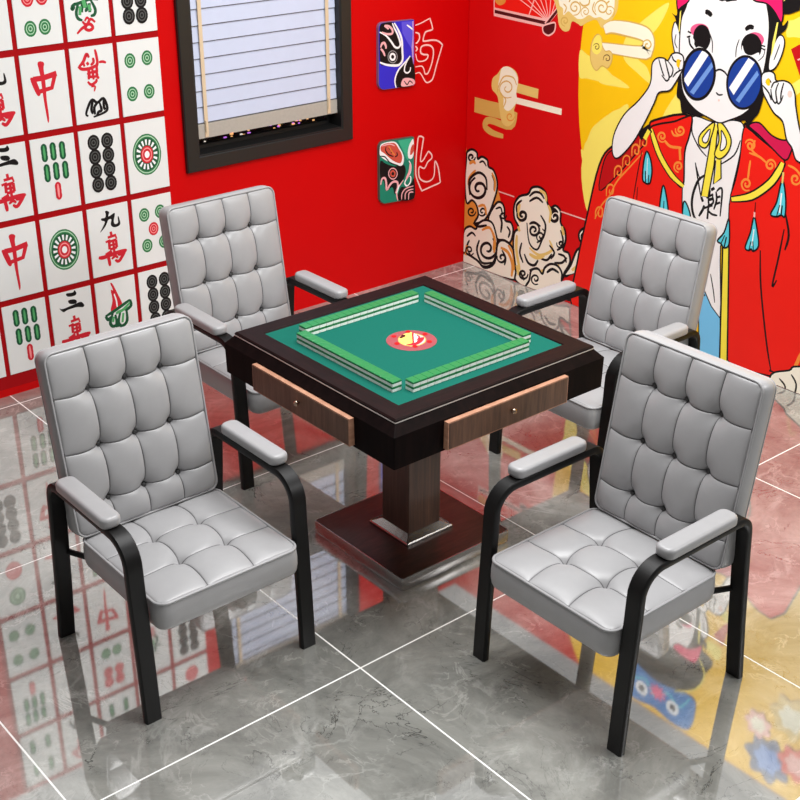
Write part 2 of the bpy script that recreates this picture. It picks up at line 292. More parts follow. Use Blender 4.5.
f hair black 1 0 664,1474,682,1489,655,1484,654,1538,605,1601,219,1646,165,1606,134,1540,122,1513,102,1537,106,1502,135,1470,136,1415,154,1348,179,1288,172,1223,184,1155,204,1125,229,1089,247,1108,277,1099,308,1105,383,1118,454,1090,495,1078,550,1080,578,1081,595,1131,616,1153,613,1275,626,1383,649,1439
f face skin 1 0 660,1456,672,1410,658,1353,633,1304,616,1313,630,1408
c face black 1 6 660,1456,672,1410,658,1353,633,1304,616,1313,630,1408
f face skin 1 0 135,1472,116,1473,104,1447,111,1395,133,1345,162,1333,165,1387,150,1444
c face black 1 6 135,1472,116,1473,104,1447,111,1395,133,1345,162,1333,165,1387,150,1444
l face black 1 5 649,1405,652,1371,636,1348
l face black 1 5 125,1440,134,1407,144,1374
f face lem 0 0 640,1498,634,1507,630,1425,637,1415
f face lem 0 0 152,1522,145,1523,149,1437,159,1380,161,1443
f face skin 1 0 607,1601,607,1535,627,1479,629,1425,623,1333,611,1275,589,1184,557,1139,498,1102,431,1085,377,1074,328,1094,261,1132,216,1183,195,1260,182,1352,181,1448,188,1518,213,1592,238,1644
c face black 1 6 607,1601,607,1535,627,1479,629,1425,623,1333,611,1275,589,1184,557,1139,498,1102,431,1085,377,1074,328,1094,261,1132,216,1183,195,1260,182,1352,181,1448,188,1518,213,1592,238,1644
f face black 1 0 446,1576,429,1569,413,1574,404,1570,380,1576,356,1581,366,1588
l face black 1 21 508,1517,491,1516,472,1505
l face black 1 19 298,1473,278,1487,258,1486
f eye1 cheek 1 0 480,1446,481,1437,486,1428,496,1421,509,1415,523,1411,538,1411,552,1413,564,1417,571,1424,575,1432,574,1441,568,1450,558,1457,545,1463,530,1466,516,1467,502,1465,491,1460,483,1454
f eye2 cheek 1 0 202,1446,203,1437,208,1428,217,1420,228,1414,242,1410,256,1410,269,1412,279,1417,287,1425,291,1433,290,1443,285,1452,276,1460,264,1466,250,1470,237,1470,224,1468,213,1462,206,1455
f eye1 black 1 0 466,1416,466,1399,471,1384,479,1370,491,1361,504,1356,519,1356,533,1362,544,1373,553,1387,557,1403,557,1420,553,1436,544,1449,532,1459,518,1463,504,1462,491,1457,479,1446,471,1432
f eye2 black 1 0 209,1418,209,1402,213,1386,223,1373,236,1364,251,1359,267,1359,282,1364,295,1374,304,1387,309,1403,309,1420,304,1435,294,1449,281,1458,266,1463,250,1462,235,1457,223,1447,213,1434
f eye1 skin 1 0 567,1404,549,1394,547,1361,522,1372,490,1365,519,1347,561,1359,575,1386
f eye2 skin 1 0 303,1410,287,1382,256,1376,219,1393,225,1361,295,1367
l eye1 black 1 9 580,1407,570,1375,546,1356
l eye1 black 1 5 472,1432,455,1400,450,1357
l eye2 black 1 5 322,1431,331,1394,329,1357
l eye2 black 1 4 191,1414,196,1382,219,1358
l eye1 black 1 7 569,1421,588,1426
l eye1 black 1 7 572,1408,590,1401
l eye2 black 1 6 214,1423,192,1421
l eye2 black 1 6 210,1412,190,1407
l face black 1 7 409,1198,393,1190,373,1195
f face blush 1 0 385,1169,385,1167,385,1166,386,1164,388,1163,389,1163,391,1163,392,1163,394,1164,394,1165,395,1167,395,1168,394,1170,393,1171,392,1172,390,1173,389,1173,387,1172,386,1171,385,1170
f headband pink 1 0 661,1594,655,1511,632,1522,598,1551,592,1602
c headband black 1 7 661,1594,655,1511,632,1522,598,1551,592,1602
f headband2 pink 1 0 295,1637,274,1593,210,1587,167,1559,132,1524,130,1572,163,1652
c headband2 black 1 7 295,1637,274,1593,210,1587,167,1559,132,1524,130,1572,163,1652
l sunglasses black 1 8 428,1278,417,1289,399,1295,375,1288,359,1274
f sunglasses navy 1 0 425,1266,429,1233,439,1202,457,1177,480,1159,506,1151,532,1153,555,1166,575,1188,587,1217,592,1250,588,1283,576,1314,558,1339,535,1356,510,1363,484,1360,461,1347,442,1326,430,1298
f sunglasses white 0 0 500,1362,465,1349,558,1196,586,1222
f sunglasses lblue 0 0 448,1318,437,1301,524,1168,545,1176
c sunglasses black 1 13 425,1266,427,1238,435,1212,448,1188,464,1170,484,1157,506,1151,527,1152,548,1161,566,1176,580,1197,588,1222,592,1250,589,1278,581,1304,568,1327,551,1346,531,1358,510,1363,488,1361,468,1352,451,1337,438,1317,429,1292
f sunglasses navy 1 0 188,1271,190,1238,201,1207,219,1181,242,1163,268,1155,295,1157,319,1170,339,1192,353,1221,358,1255,355,1288,343,1319,325,1345,302,1362,276,1369,250,1366,226,1353,206,1332,193,1303
f sunglasses white 0 0 266,1364,233,1351,318,1203,345,1229
f sunglasses lblue 0 0 217,1321,206,1305,286,1176,305,1184
c sunglasses black 1 10 188,1271,189,1243,197,1217,209,1193,226,1174,246,1161,268,1155,290,1156,311,1165,330,1180,344,1201,354,1227,358,1255,356,1283,348,1310,335,1333,318,1351,298,1364,276,1369,254,1367,233,1358,215,1343,201,1323,192,1298
f hand skin 1 0 766,1252,755,1278,734,1292,701,1295,680,1288,662,1318,632,1329,602,1321,593,1293,599,1255,635,1189,660,1161,714,1143,734,1095,777,1002,839,892,916,806,953,819,954,904,904,1007,823,1090,767,1172
c hand black 1 7 766,1252,755,1278,734,1292,701,1295,680,1288,662,1318,632,1329,602,1321,593,1293,599,1255,635,1189,660,1161,714,1143,734,1095,777,1002,839,892,916,806,953,819,954,904,904,1007,823,1090,767,1172
l hand black 1 7 731,1288,708,1242,692,1218
l hand black 1 8 698,1294,676,1247,664,1217,678,1201,706,1221
l hand black 1 7 679,1286,649,1260,651,1230,666,1216
l hand black 1 7 661,1314,648,1295,622,1288
l hand black 1 7 598,1264,628,1244,645,1222
l hand black 1 7 608,1301,622,1283,613,1258
f hand yel 1 0 632,1300,613,1300,615,1270,629,1274
f hand2 skin 1 0 192,1306,161,1327,133,1322,120,1296,84,1302,50,1294,25,1259,14,1215,-13,1139,-70,1007,-24,997,5,1043,36,1073,65,1140,112,1167,153,1210,178,1245
c hand2 black 1 7 192,1306,161,1327,133,1322,120,1296,84,1302,50,1294,25,1259,14,1215,-13,1139,-70,1007,-24,997,5,1043,36,1073,65,1140,112,1167,153,1210,178,1245
l hand2 black 1 7 139,1262,130,1286,110,1293
l hand2 black 1 7 140,1259,130,1225,110,1206,104,1224
l hand2 black 1 7 107,1290,115,1253,99,1208,86,1217,78,1244
l hand2 black 1 7 83,1294,89,1252,86,1217
l hand2 black 1 7 182,1267,148,1242,131,1214
l hand2 black 1 7 168,1279,156,1294,142,1284
f hand2 yel 1 0 170,1289,154,1300,147,1273,162,1272
f hand2 blush 1 0 36,1257,36,1252,37,1248,39,1245,42,1242,45,1241,49,1241,52,1242,55,1245,58,1248,59,1253,59,1257,58,1261,56,1265,53,1267,49,1268,46,1268,42,1267,39,1264,37,1261
f flower flower 1 0 -460,1500,-483,1526,-509,1543,-506,1574,-513,1608,-547,1608,-577,1598,-600,1620,-630,1635,-652,1608,-662,1578,-693,1574,-725,1560,-716,1526,-700,1500,-716,1473,-725,1439,-693,1425,-662,1421,-652,1391,-630,1364,-600,1380,-577,1401,-547,1391,-513,1391,-506,1425,-509,1456,-483,1473
f flower orange 1 0 -517,1500,-530,1518,-546,1530,-549,1550,-558,1571,-581,1569,-600,1561,-618,1569,-641,1571,-650,1550,-653,1530,-669,1518,-682,1500,-669,1481,-653,1469,-650,1449,-641,1428,-618,1430,-600,1438,-581,1430,-558,1428,-549,1449,-546,1469,-530,1481
f flower leaf 1 0 -190,1950,-213,1976,-239,1993,-236,2024,-243,2058,-277,2058,-307,2048,-330,2070,-360,2085,-382,2058,-392,2028,-423,2024,-455,2010,-446,1976,-430,1950,-446,1923,-455,1889,-423,1875,-392,1871,-382,1841,-360,1814,-330,1830,-307,1851,-277,1841,-243,1841,-236,1875,-239,1906,-213,1923
f flower lblue 1 0 -247,1950,-260,1968,-276,1980,-279,2000,-288,2021,-311,2019,-330,2011,-348,2019,-371,2021,-380,2000,-383,1980,-399,1968,-412,1950,-399,1931,-383,1919,-380,1899,-371,1878,-348,1880,-330,1888,-311,1880,-288,1878,-279,1899,-276,1919,-260,1931
f flower gold 1 0 -292,1640,-312,1664,-336,1680,-333,1708,-340,1739,-372,1739,-399,1730,-420,1750,-448,1764,-467,1739,-477,1712,-506,1708,-534,1695,-527,1664,-512,1640,-527,1615,-534,1584,-506,1571,-477,1567,-467,1540,-448,1515,-420,1530,-399,1549,-372,1540,-340,1540,-333,1571,-336,1599,-312,1615
f flower ivory 1 0 -344,1640,-356,1657,-371,1668,-373,1686,-382,1705,-402,1703,-420,1696,-437,1703,-457,1705,-466,1686,-468,1668,-483,1657,-495,1640,-483,1622,-468,1611,-466,1593,-457,1574,-437,1576,-420,1583,-402,1576,-382,1574,-373,1593,-371,1611,-356,1622
f flower flower 1 0 -375,1880,-392,1900,-411,1912,-409,1936,-414,1961,-440,1961,-463,1953,-480,1970,-503,1981,-519,1961,-527,1939,-550,1936,-574,1925,-567,1900,-555,1880,-567,1859,-574,1834,-550,1823,-527,1820,-519,1798,-503,1778,-480,1790,-463,1806,-440,1798,-414,1798,-409,1823,-411,1847,-392,1859
f flower rose 1 0 -417,1880,-427,1893,-440,1902,-441,1918,-448,1933,-466,1932,-480,1925,-493,1932,-511,1933,-518,1918,-519,1902,-532,1893,-542,1880,-532,1866,-519,1857,-518,1841,-511,1826,-493,1827,-480,1834,-466,1827,-448,1826,-441,1841,-440,1857,-427,1866
f flower rose 1 0 -168,1780,-181,1795,-197,1805,-195,1823,-199,1843,-219,1843,-236,1837,-250,1850,-268,1859,-280,1843,-286,1825,-304,1823,-323,1815,-318,1795,-308,1780,-318,1764,-323,1744,-304,1736,-286,1734,-280,1716,-268,1700,-250,1710,-236,1722,-219,1716,-199,1716,-195,1736,-197,1754,-181,1764
f flower ivory 1 0 -201,1780,-209,1790,-219,1797,-220,1809,-225,1821,-239,1820,-250,1815,-260,1820,-274,1821,-279,1809,-280,1797,-290,1790,-298,1780,-290,1769,-280,1762,-279,1750,-274,1738,-260,1739,-250,1744,-239,1739,-225,1738,-220,1750,-219,1762,-209,1769
f flower cheek 1 0 -549,1800,-573,1828,-601,1847,-598,1881,-605,1917,-643,1917,-675,1906,-700,1930,-733,1947,-756,1917,-768,1885,-801,1881,-835,1865,-826,1828,-809,1800,-826,1771,-835,1734,-801,1718,-768,1714,-756,1682,-733,1652,-700,1670,-675,1693,-643,1682,-605,1682,-598,1718,-601,1752,-573,1771
f flower rose 1 0 -610,1800,-624,1820,-642,1833,-644,1855,-655,1877,-679,1875,-700,1866,-720,1875,-744,1877,-755,1855,-757,1833,-775,1820,-789,1800,-775,1779,-757,1766,-755,1744,-744,1722,-720,1724,-700,1733,-679,1724,-655,1722,-644,1744,-642,1766,-624,1779
f flower orange 1 0 -687,1300,-713,1331,-744,1351,-740,1387,-748,1426,-789,1426,-823,1414,-850,1440,-886,1458,-910,1426,-923,1391,-959,1387,-996,1370,-986,1331,-967,1300,-986,1268,-996,1229,-959,1212,-923,1208,-910,1173,-886,1141,-850,1160,-823,1185,-789,1173,-748,1173,-740,1212,-744,1248,-713,1268
f flower lem 1 0 -753,1300,-768,1321,-788,1335,-790,1359,-801,1383,-828,1381,-850,1371,-871,1381,-898,1383,-909,1359,-911,1335,-931,1321,-946,1300,-931,1278,-911,1264,-909,1240,-898,1216,-871,1218,-850,1228,-828,1218,-801,1216,-790,1240,-788,1264,-768,1278
f flower lblue 1 0 -772,1650,-792,1674,-816,1690,-813,1718,-820,1749,-852,1749,-879,1740,-900,1760,-928,1774,-947,1749,-957,1722,-986,1718,-1014,1705,-1007,1674,-992,1650,-1007,1625,-1014,1594,-986,1581,-957,1577,-947,1550,-928,1525,-900,1540,-879,1559,-852,1550,-820,1550,-813,1581,-816,1609,-792,1625
f flower white 1 0 -824,1650,-836,1667,-851,1678,-853,1696,-862,1715,-882,1713,-900,1706,-917,1713,-937,1715,-946,1696,-948,1678,-963,1667,-975,1650,-963,1632,-948,1621,-946,1603,-937,1584,-917,1586,-900,1593,-882,1586,-862,1584,-853,1603,-851,1621,-836,1632"""
GLYPH = """# zhong
l mark red2 0 22 -50,56,-7,56,53,67
l mark red2 0 20 -50,54,-34,0
l mark red2 0 18 46,65,26,13,-35,4
f mark red2 1 0 -23,117,-9,123,5,113,0,91,1,37,-2,-33,-1,-104,-8,-124,-12,-82,-16,-11,-17,59,-21,94
f mark red2 1 0 -62,60,-40,54,-25,-2,-41,-7
# wan
l mark red2 1 12 5,37,8,9
l mark red2 1 12 -12,13,29,17
l mark red2 1 10 -24,-6,0,0
l mark red2 1 8 24,22,30,-1
l mark red2 1 13 -7,-4,-8,-41
l mark red2 1 13 26,-4,27,-40
l mark red2 1 12 -6,-7,28,-4
l mark red2 1 10 -7,-24,27,-23
l mark red2 1 12 -7,-42,28,-39
l mark red2 1 12 12,-2,13,-78
l mark red2 1 18 -64,-67,-41,-71,20,-64,71,-61
l mark red2 1 15 68,-62,48,-86,29,-104,13,-94
l mark red2 1 15 -20,-64,-16,-90,-14,-116
l mark red2 1 13 -30,-62,1,-50
l mark red2 1 12 -3,-87,15,-77,28,-88
f mark red2 1 0 28,-56,68,-55,73,-66,51,-80,29,-78
# nine
f mark black 1 0 -32,104,-15,104,-10,118,-12,131,-4,133,7,124,2,106,29,116,33,109,25,80,30,66,44,70,45,94,50,96,55,64,42,53,20,54,9,68,14,91,0,91,-10,75,-23,59,-45,43,-29,66,-18,86,-33,95
# three
f mark black 1 0 -18,145,12,143,22,151,29,134,16,126,-13,130
f mark black 1 0 -12,112,17,110,27,97,17,89,-8,96
f mark black 1 0 -57,86,-40,80,19,89,46,91,59,74,52,65,22,72,-19,70,-41,65
# bird
f mark red2 1 0 -22,139,-12,137,9,83,27,29,16,14,-22,10,-33,18,-20,59,-23,109,-12,106
l mark white 1 7 -9,88,-1,54,0,23
l mark dgreen 1 15 -61,-6,-23,6,26,25,66,42
l mark dgreen 1 15 -61,-6,-49,-26,-34,-14
l mark dgreen 1 15 66,42,68,14,44,0,34,14
l mark dgreen 1 15 -23,2,-41,-39,-32,-61,-11,-56,-13,-10
l mark dgreen 1 15 14,1,-1,-50,16,-72,42,-52,43,3
l mark dgreen 1 15 -16,-64,7,-65
l mark green2 1 14 -10,-6,5,-1,29,4,64,29
l mark green2 1 11 -28,-42,-21,-17
l mark green2 1 11 18,-55,27,-12
# birdtop
l mark dgreen 1 13 -68,-21,-54,-13,-34,-10,20,2,53,-4
l mark dgreen 1 13 -68,-21,-63,-31,-53,-19
l mark dgreen 1 13 -33,-4,-48,-43,-44,-67,-25,-78
l mark dgreen 1 13 -17,-6,-25,-46
l mark dgreen 1 13 -6,-1,-1,-36,-11,-41
l mark dgreen 1 13 20,-3,36,-40,30,-60,13,-64
l mark dgreen 1 13 12,-14,11,-49
l mark dgreen 1 13 -31,19,-12,34,16,26,21,8
l mark green2 1 13 -29,-22,-34,-56
l mark green2 1 13 8,-20,15,-44
l mark green2 1 16 -13,0,-7,-30
l mark red2 1 12 -54,-127,-32,-109,-8,-97,11,-76,30,-90
l mark red2 1 13 -26,-81,-14,-94,9,-96,17,-112,0,-119,-16,-111,-8,-100
l mark red2 1 9 -16,-82,-4,-68,5,-78
# flower
l mark red2 1 12 16,140,20,118,22,87,14,76
l mark red2 1 14 -61,80,-41,96,-23,125,-13,110
l mark red2 1 14 -65,81,-48,68,-11,67,24,78
l mark red2 1 10 -41,96,-37,77
l mark red2 1 12 -25,93,-19,81
l mark red2 1 12 4,108,5,90,-9,79
l mark red2 1 11 29,86,46,87,61,80
l mark red2 1 12 25,87,17,70,17,45
l mark red2 1 14 -21,69,-20,44,-24,23
l mark red2 1 12 -4,66,-3,42,-2,20
l mark red2 1 12 16,64,14,33,23,22
l mark red2 1 10 -26,51,18,48
l mark red2 1 11 -27,33,19,31
l mark red2 1 9 -30,46,8,53,19,33
l mark red2 1 12 -30,15,-15,1,7,10,11,22
l mark red2 1 8 -5,-28,1,-8,-16,-8
l mark black 1 12 -43,-125,-52,-114,-34,-77,-17,-61,4,-76,33,-62,47,-105,30,-121,-20,-132
l mark black 1 12 -16,-67,-26,-97,-22,-119
l mark black 1 12 4,-76,-12,-93,-12,-123
l mark black 1 12 14,-78,19,-110,6,-114,-5,-128
l mark black 1 12 32,-68,32,-99,38,-110
# eight_dots
f mark black 0 0 -4,98,-6,111,-12,122,-21,129,-32,132,-43,129,-52,122,-58,111,-60,98,-58,85,-52,74,-43,67,-32,64,-21,67,-12,74,-6,85
f mark dgrey 0 0 -12,98,-13,107,-18,115,-24,120,-32,122,-40,120,-46,115,-51,107,-52,98,-51,89,-46,81,-40,76,-32,74,-24,76,-18,81,-13,89
f mark black 0 0 -16,98,-17,105,-21,112,-26,116,-32,117,-38,116,-43,112,-47,105,-48,98,-47,91,-43,84,-38,80,-32,79,-26,80,-21,84,-17,91
f mark dgrey 0 0 -22,98,-23,102,-25,106,-28,109,-32,109,-36,109,-39,106,-41,102,-42,98,-41,94,-39,90,-36,87,-32,87,-28,87,-25,90,-23,94
f mark black 0 0 -26,98,-27,101,-28,103,-30,104,-32,105,-34,104,-36,103,-37,101,-38,98,-37,95,-36,93,-34,92,-32,91,-30,92,-28,93,-27,95
f mark black 0 0 59,97,57,110,51,121,42,128,31,131,20,128,11,121,5,110,3,97,5,84,11,73,20,66,31,63,42,66,51,73,57,84
f mark dgrey 0 0 51,97,50,106,45,114,39,119,31,121,23,119,17,114,12,106,11,97,12,88,17,80,23,75,31,73,39,75,45,80,50,88
f mark black 0 0 47,97,46,104,42,111,37,115,31,116,25,115,20,111,16,104,15,97,16,90,20,83,25,79,31,78,37,79,42,83,46,90
f mark dgrey 0 0 41,97,40,101,38,105,35,108,31,108,27,108,24,105,22,101,21,97,22,93,24,89,27,86,31,86,35,86,38,89,40,93
f mark black 0 0 37,97,36,100,35,102,33,103,31,104,29,103,27,102,26,100,25,97,26,94,27,92,29,91,31,90,33,91,35,92,36,94
f mark black 0 0 -4,37,-6,50,-12,61,-21,68,-32,71,-43,68,-52,61,-58,50,-60,37,-58,24,-52,13,-43,6,-32,3,-21,6,-12,13,-6,24
f mark dgrey 0 0 -12,37,-13,46,-18,54,-24,59,-32,61,-40,59,-46,54,-51,46,-52,37,-51,28,-46,20,-40,15,-32,13,-24,15,-18,20,-13,28
f mark black 0 0 -16,37,-17,44,-21,51,-26,55,-32,56,-38,55,-43,51,-47,44,-48,37,-47,30,-43,23,-38,19,-32,18,-26,19,-21,23,-17,30
f mark dgrey 0 0 -22,37,-23,41,-25,45,-28,48,-32,48,-36,48,-39,45,-41,41,-42,37,-41,33,-39,29,-36,26,-32,26,-28,26,-25,29,-23,33
f mark black 0 0 -26,37,-27,40,-28,42,-30,43,-32,44,-34,43,-36,42,-37,40,-38,37,-37,34,-36,32,-34,31,-32,30,-30,31,-28,32,-27,34
f mark black 0 0 58,36,56,49,50,60,41,67,30,70,19,67,10,60,4,49,2,36,4,23,10,12,19,5,30,2,41,5,50,12,56,23
f mark dgrey 0 0 50,36,49,45,44,53,38,58,30,60,22,58,16,53,11,45,10,36,11,27,16,19,22,14,30,12,38,14,44,19,49,27
f mark black 0 0 46,36,45,43,41,50,36,54,30,55,24,54,19,50,15,43,14,36,15,29,19,22,24,18,30,17,36,18,41,22,45,29
f mark dgrey 0 0 40,36,39,40,37,44,34,47,30,47,26,47,23,44,21,40,20,36,21,32,23,28,26,25,30,25,34,25,37,28,39,32
f mark black 0 0 36,36,35,39,34,41,32,42,30,43,28,42,26,41,25,39,24,36,25,33,26,31,28,30,30,29,32,30,34,31,35,33
f mark black 0 0 -5,-23,-7,-10,-13,1,-22,8,-33,11,-44,8,-53,1,-59,-10,-61,-23,-59,-36,-53,-47,-44,-54,-33,-57,-22,-54,-13,-47,-7,-36
f mark dgrey 0 0 -13,-23,-14,-14,-19,-6,-25,-1,-33,1,-41,-1,-47,-6,-52,-14,-53,-23,-52,-32,-47,-40,-41,-45,-33,-47,-25,-45,-19,-40,-14,-32
f mark black 0 0 -17,-23,-18,-16,-22,-9,-27,-5,-33,-4,-39,-5,-44,-9,-48,-16,-49,-23,-48,-30,-44,-37,-39,-41,-33,-42,-27,-41,-22,-37,-18,-30
f mark dgrey 0 0 -23,-23,-24,-19,-26,-15,-29,-12,-33,-12,-37,-12,-40,-15,-42,-19,-43,-23,-42,-27,-40,-31,-37,-34,-33,-34,-29,-34,-26,-31,-24,-27
f mark black 0 0 -27,-23,-28,-20,-29,-18,-31,-17,-33,-16,-35,-17,-37,-18,-38,-20,-39,-23,-38,-26,-37,-28,-35,-29,-33,-30,-31,-29,-29,-28,-28,-26
f mark black 0 0 57,-24,55,-11,49,0,40,7,29,10,18,7,9,0,3,-11,1,-24,3,-37,9,-48,18,-55,29,-58,40,-55,49,-48,55,-37
f mark dgrey 0 0 49,-24,48,-15,43,-7,37,-2,29,0,21,-2,15,-7,10,-15,9,-24,10,-33,15,-41,21,-46,29,-48,37,-46,43,-41,48,-33
f mark black 0 0 45,-24,44,-17,40,-10,35,-6,29,-5,23,-6,18,-10,14,-17,13,-24,14,-31,18,-38,23,-42,29,-43,35,-42,40,-38,44,-31
f mark dgrey 0 0 39,-24,38,-20,36,-16,33,-13,29,-13,25,-13,22,-16,20,-20,19,-24,20,-28,22,-32,25,-35,29,-35,33,-35,36,-32,38,-28
f mark black 0 0 35,-24,34,-21,33,-19,31,-18,29,-17,27,-18,25,-19,24,-21,23,-24,24,-27,25,-29,27,-30,29,-31,31,-30,33,-29,34,-27
f mark black 0 0 -3,-83,-5,-70,-11,-59,-20,-52,-31,-49,-42,-52,-51,-59,-57,-70,-59,-83,-57,-96,-51,-107,-42,-114,-31,-117,-20,-114,-11,-107,-5,-96
f mark dgrey 0 0 -11,-83,-12,-74,-17,-66,-23,-61,-31,-59,-39,-61,-45,-66,-50,-74,-51,-83,-50,-92,-45,-100,-39,-105,-31,-107,-23,-105,-17,-100,-12,-92
f mark black 0 0 -15,-83,-16,-76,-20,-69,-25,-65,-31,-64,-37,-65,-42,-69,-46,-76,-47,-83,-46,-90,-42,-97,-37,-101,-31,-102,-25,-101,-20,-97,-16,-90
f mark dgrey 0 0 -21,-83,-22,-79,-24,-75,-27,-72,-31,-72,-35,-72,-38,-75,-40,-79,-41,-83,-40,-87,-38,-91,-35,-94,-31,-94,-27,-94,-24,-91,-22,-87
f mark black 0 0 -25,-83,-26,-80,-27,-78,-29,-77,-31,-76,-33,-77,-35,-78,-36,-80,-37,-83,-36,-86,-35,-88,-33,-89,-31,-90,-29,-89,-27,-88,-26,-86
f mark black 0 0 57,-85,55,-72,49,-61,40,-54,29,-51,18,-54,9,-61,3,-72,1,-85,3,-98,9,-109,18,-116,29,-119,40,-116,49,-109,55,-98
f mark dgrey 0 0 49,-85,48,-76,43,-68,37,-63,29,-61,21,-63,15,-68,10,-76,9,-85,10,-94,15,-102,21,-107,29,-109,37,-107,43,-102,48,-94
f mark black 0 0 45,-85,44,-78,40,-71,35,-67,29,-66,23,-67,18,-71,14,-78,13,-85,14,-92,18,-99,23,-103,29,-104,35,-103,40,-99,44,-92
f mark dgrey 0 0 39,-85,38,-81,36,-77,33,-74,29,-74,25,-74,22,-77,20,-81,19,-85,20,-89,22,-93,25,-96,29,-96,33,-96,36,-93,38,-89
f mark black 0 0 35,-85,34,-82,33,-80,31,-79,29,-78,27,-79,25,-80,24,-82,23,-85,24,-88,25,-90,27,-91,29,-92,31,-91,33,-90,34,-88
# four_dots
f mark green 0 0 -18,74,-20,86,-26,96,-34,103,-44,105,-54,103,-62,96,-68,86,-70,74,-68,62,-62,52,-54,45,-44,43,-34,45,-26,52,-20,62
f mark mint 0 0 -25,74,-27,83,-31,90,-37,95,-44,96,-51,95,-57,90,-61,83,-63,74,-61,65,-57,58,-51,53,-44,52,-37,53,-31,58,-27,65
f mark green 0 0 -29,74,-30,81,-33,87,-38,91,-44,92,-50,91,-55,87,-58,81,-59,74,-58,67,-55,61,-50,57,-44,56,-38,57,-33,61,-30,67
f mark mint 0 0 -35,74,-36,78,-38,82,-41,84,-44,85,-47,84,-50,82,-52,78,-53,74,-52,70,-50,66,-47,64,-44,63,-41,64,-38,66,-36,70
f mark green 0 0 -39,74,-39,76,-40,78,-42,80,-44,80,-46,80,-48,78,-49,76,-49,74,-49,72,-48,70,-46,68,-44,68,-42,68,-40,70,-39,72
f mark green 0 0 63,76,61,88,55,98,47,105,37,107,27,105,19,98,13,88,11,76,13,64,19,54,27,47,37,45,47,47,55,54,61,64
f mark mint 0 0 56,76,54,85,50,92,44,97,37,98,30,97,24,92,20,85,18,76,20,67,24,60,30,55,37,54,44,55,50,60,54,67
f mark green 0 0 52,76,51,83,48,89,43,93,37,94,31,93,26,89,23,83,22,76,23,69,26,63,31,59,37,58,43,59,48,63,51,69
f mark mint 0 0 46,76,45,80,43,84,40,86,37,87,34,86,31,84,29,80,28,76,29,72,31,68,34,66,37,65,40,66,43,68,45,72
f mark green 0 0 42,76,42,78,41,80,39,82,37,82,35,82,33,80,32,78,32,76,32,74,33,72,35,70,37,70,39,70,41,72,42,74
f mark green 0 0 -20,-64,-22,-52,-28,-42,-36,-35,-46,-33,-56,-35,-64,-42,-70,-52,-72,-64,-70,-76,-64,-86,-56,-93,-46,-95,-36,-93,-28,-86,-22,-76
f mark mint 0 0 -27,-64,-29,-55,-33,-48,-39,-43,-46,-42,-53,-43,-59,-48,-63,-55,-65,-64,-63,-73,-59,-80,-53,-85,-46,-86,-39,-85,-33,-80,-29,-73
f mark green 0 0 -31,-64,-32,-57,-35,-51,-40,-47,-46,-46,-52,-47,-57,-51,-60,-57,-61,-64,-60,-71,-57,-77,-52,-81,-46,-82,-40,-81,-35,-77,-32,-71
f mark mint 0 0 -37,-64,-38,-60,-40,-56,-43,-54,-46,-53,-49,-54,-52,-56,-54,-60,-55,-64,-54,-68,-52,-72,-49,-74,-46,-75,-43,-74,-40,-72,-38,-68
f mark green 0 0 -41,-64,-41,-62,-42,-60,-44,-58,-46,-58,-48,-58,-50,-60,-51,-62,-51,-64,-51,-66,-50,-68,-48,-70,-46,-70,-44,-70,-42,-68,-41,-66
f mark green 0 0 60,-64,58,-52,52,-42,44,-35,34,-33,24,-35,16,-42,10,-52,8,-64,10,-76,16,-86,24,-93,34,-95,44,-93,52,-86,58,-76
f mark mint 0 0 53,-64,51,-55,47,-48,41,-43,34,-42,27,-43,21,-48,17,-55,15,-64,17,-73,21,-80,27,-85,34,-86,41,-85,47,-80,51,-73
f mark green 0 0 49,-64,48,-57,45,-51,40,-47,34,-46,28,-47,23,-51,20,-57,19,-64,20,-71,23,-77,28,-81,34,-82,40,-81,45,-77,48,-71
f mark mint 0 0 43,-64,42,-60,40,-56,37,-54,34,-53,31,-54,28,-56,26,-60,25,-64,26,-68,28,-72,31,-74,34,-75,37,-74,40,-72,42,-68
f mark green 0 0 39,-64,39,-62,38,-60,36,-58,34,-58,32,-58,30,-60,29,-62,29,-64,29,-66,30,-68,32,-70,34,-70,36,-70,38,-68,39,-66
# six_dots
f mark green 0 0 -9,-85,-11,-73,-17,-63,-25,-56,-35,-54,-45,-56,-53,-63,-59,-73,-61,-85,-59,-97,-53,-107,-45,-114,-35,-116,-25,-114,-17,-107,-11,-97
f mark mint 0 0 -16,-85,-18,-76,-22,-69,-28,-64,-35,-63,-42,-64,-48,-69,-52,-76,-54,-85,-52,-94,-48,-101,-42,-106,-35,-107,-28,-106,-22,-101,-18,-94
f mark green 0 0 -20,-85,-21,-78,-24,-72,-29,-68,-35,-67,-41,-68,-46,-72,-49,-78,-50,-85,-49,-92,-46,-98,-41,-102,-35,-103,-29,-102,-24,-98,-21,-92
f mark mint 0 0 -26,-85,-27,-81,-29,-77,-32,-75,-35,-74,-38,-75,-41,-77,-43,-81,-44,-85,-43,-89,-41,-93,-38,-95,-35,-96,-32,-95,-29,-93,-27,-89
f mark green 0 0 -30,-85,-30,-83,-31,-81,-33,-79,-35,-79,-37,-79,-39,-81,-40,-83,-40,-85,-40,-87,-39,-89,-37,-91,-35,-91,-33,-91,-31,-89,-30,-87
f mark green 0 0 52,-84,50,-72,44,-62,36,-55,26,-53,16,-55,8,-62,2,-72,0,-84,2,-96,8,-106,16,-113,26,-115,36,-113,44,-106,50,-96
f mark mint 0 0 45,-84,43,-75,39,-68,33,-63,26,-62,19,-63,13,-68,9,-75,7,-84,9,-93,13,-100,19,-105,26,-106,33,-105,39,-100,43,-93
f mark green 0 0 41,-84,40,-77,37,-71,32,-67,26,-66,20,-67,15,-71,12,-77,11,-84,12,-91,15,-97,20,-101,26,-102,32,-101,37,-97,40,-91
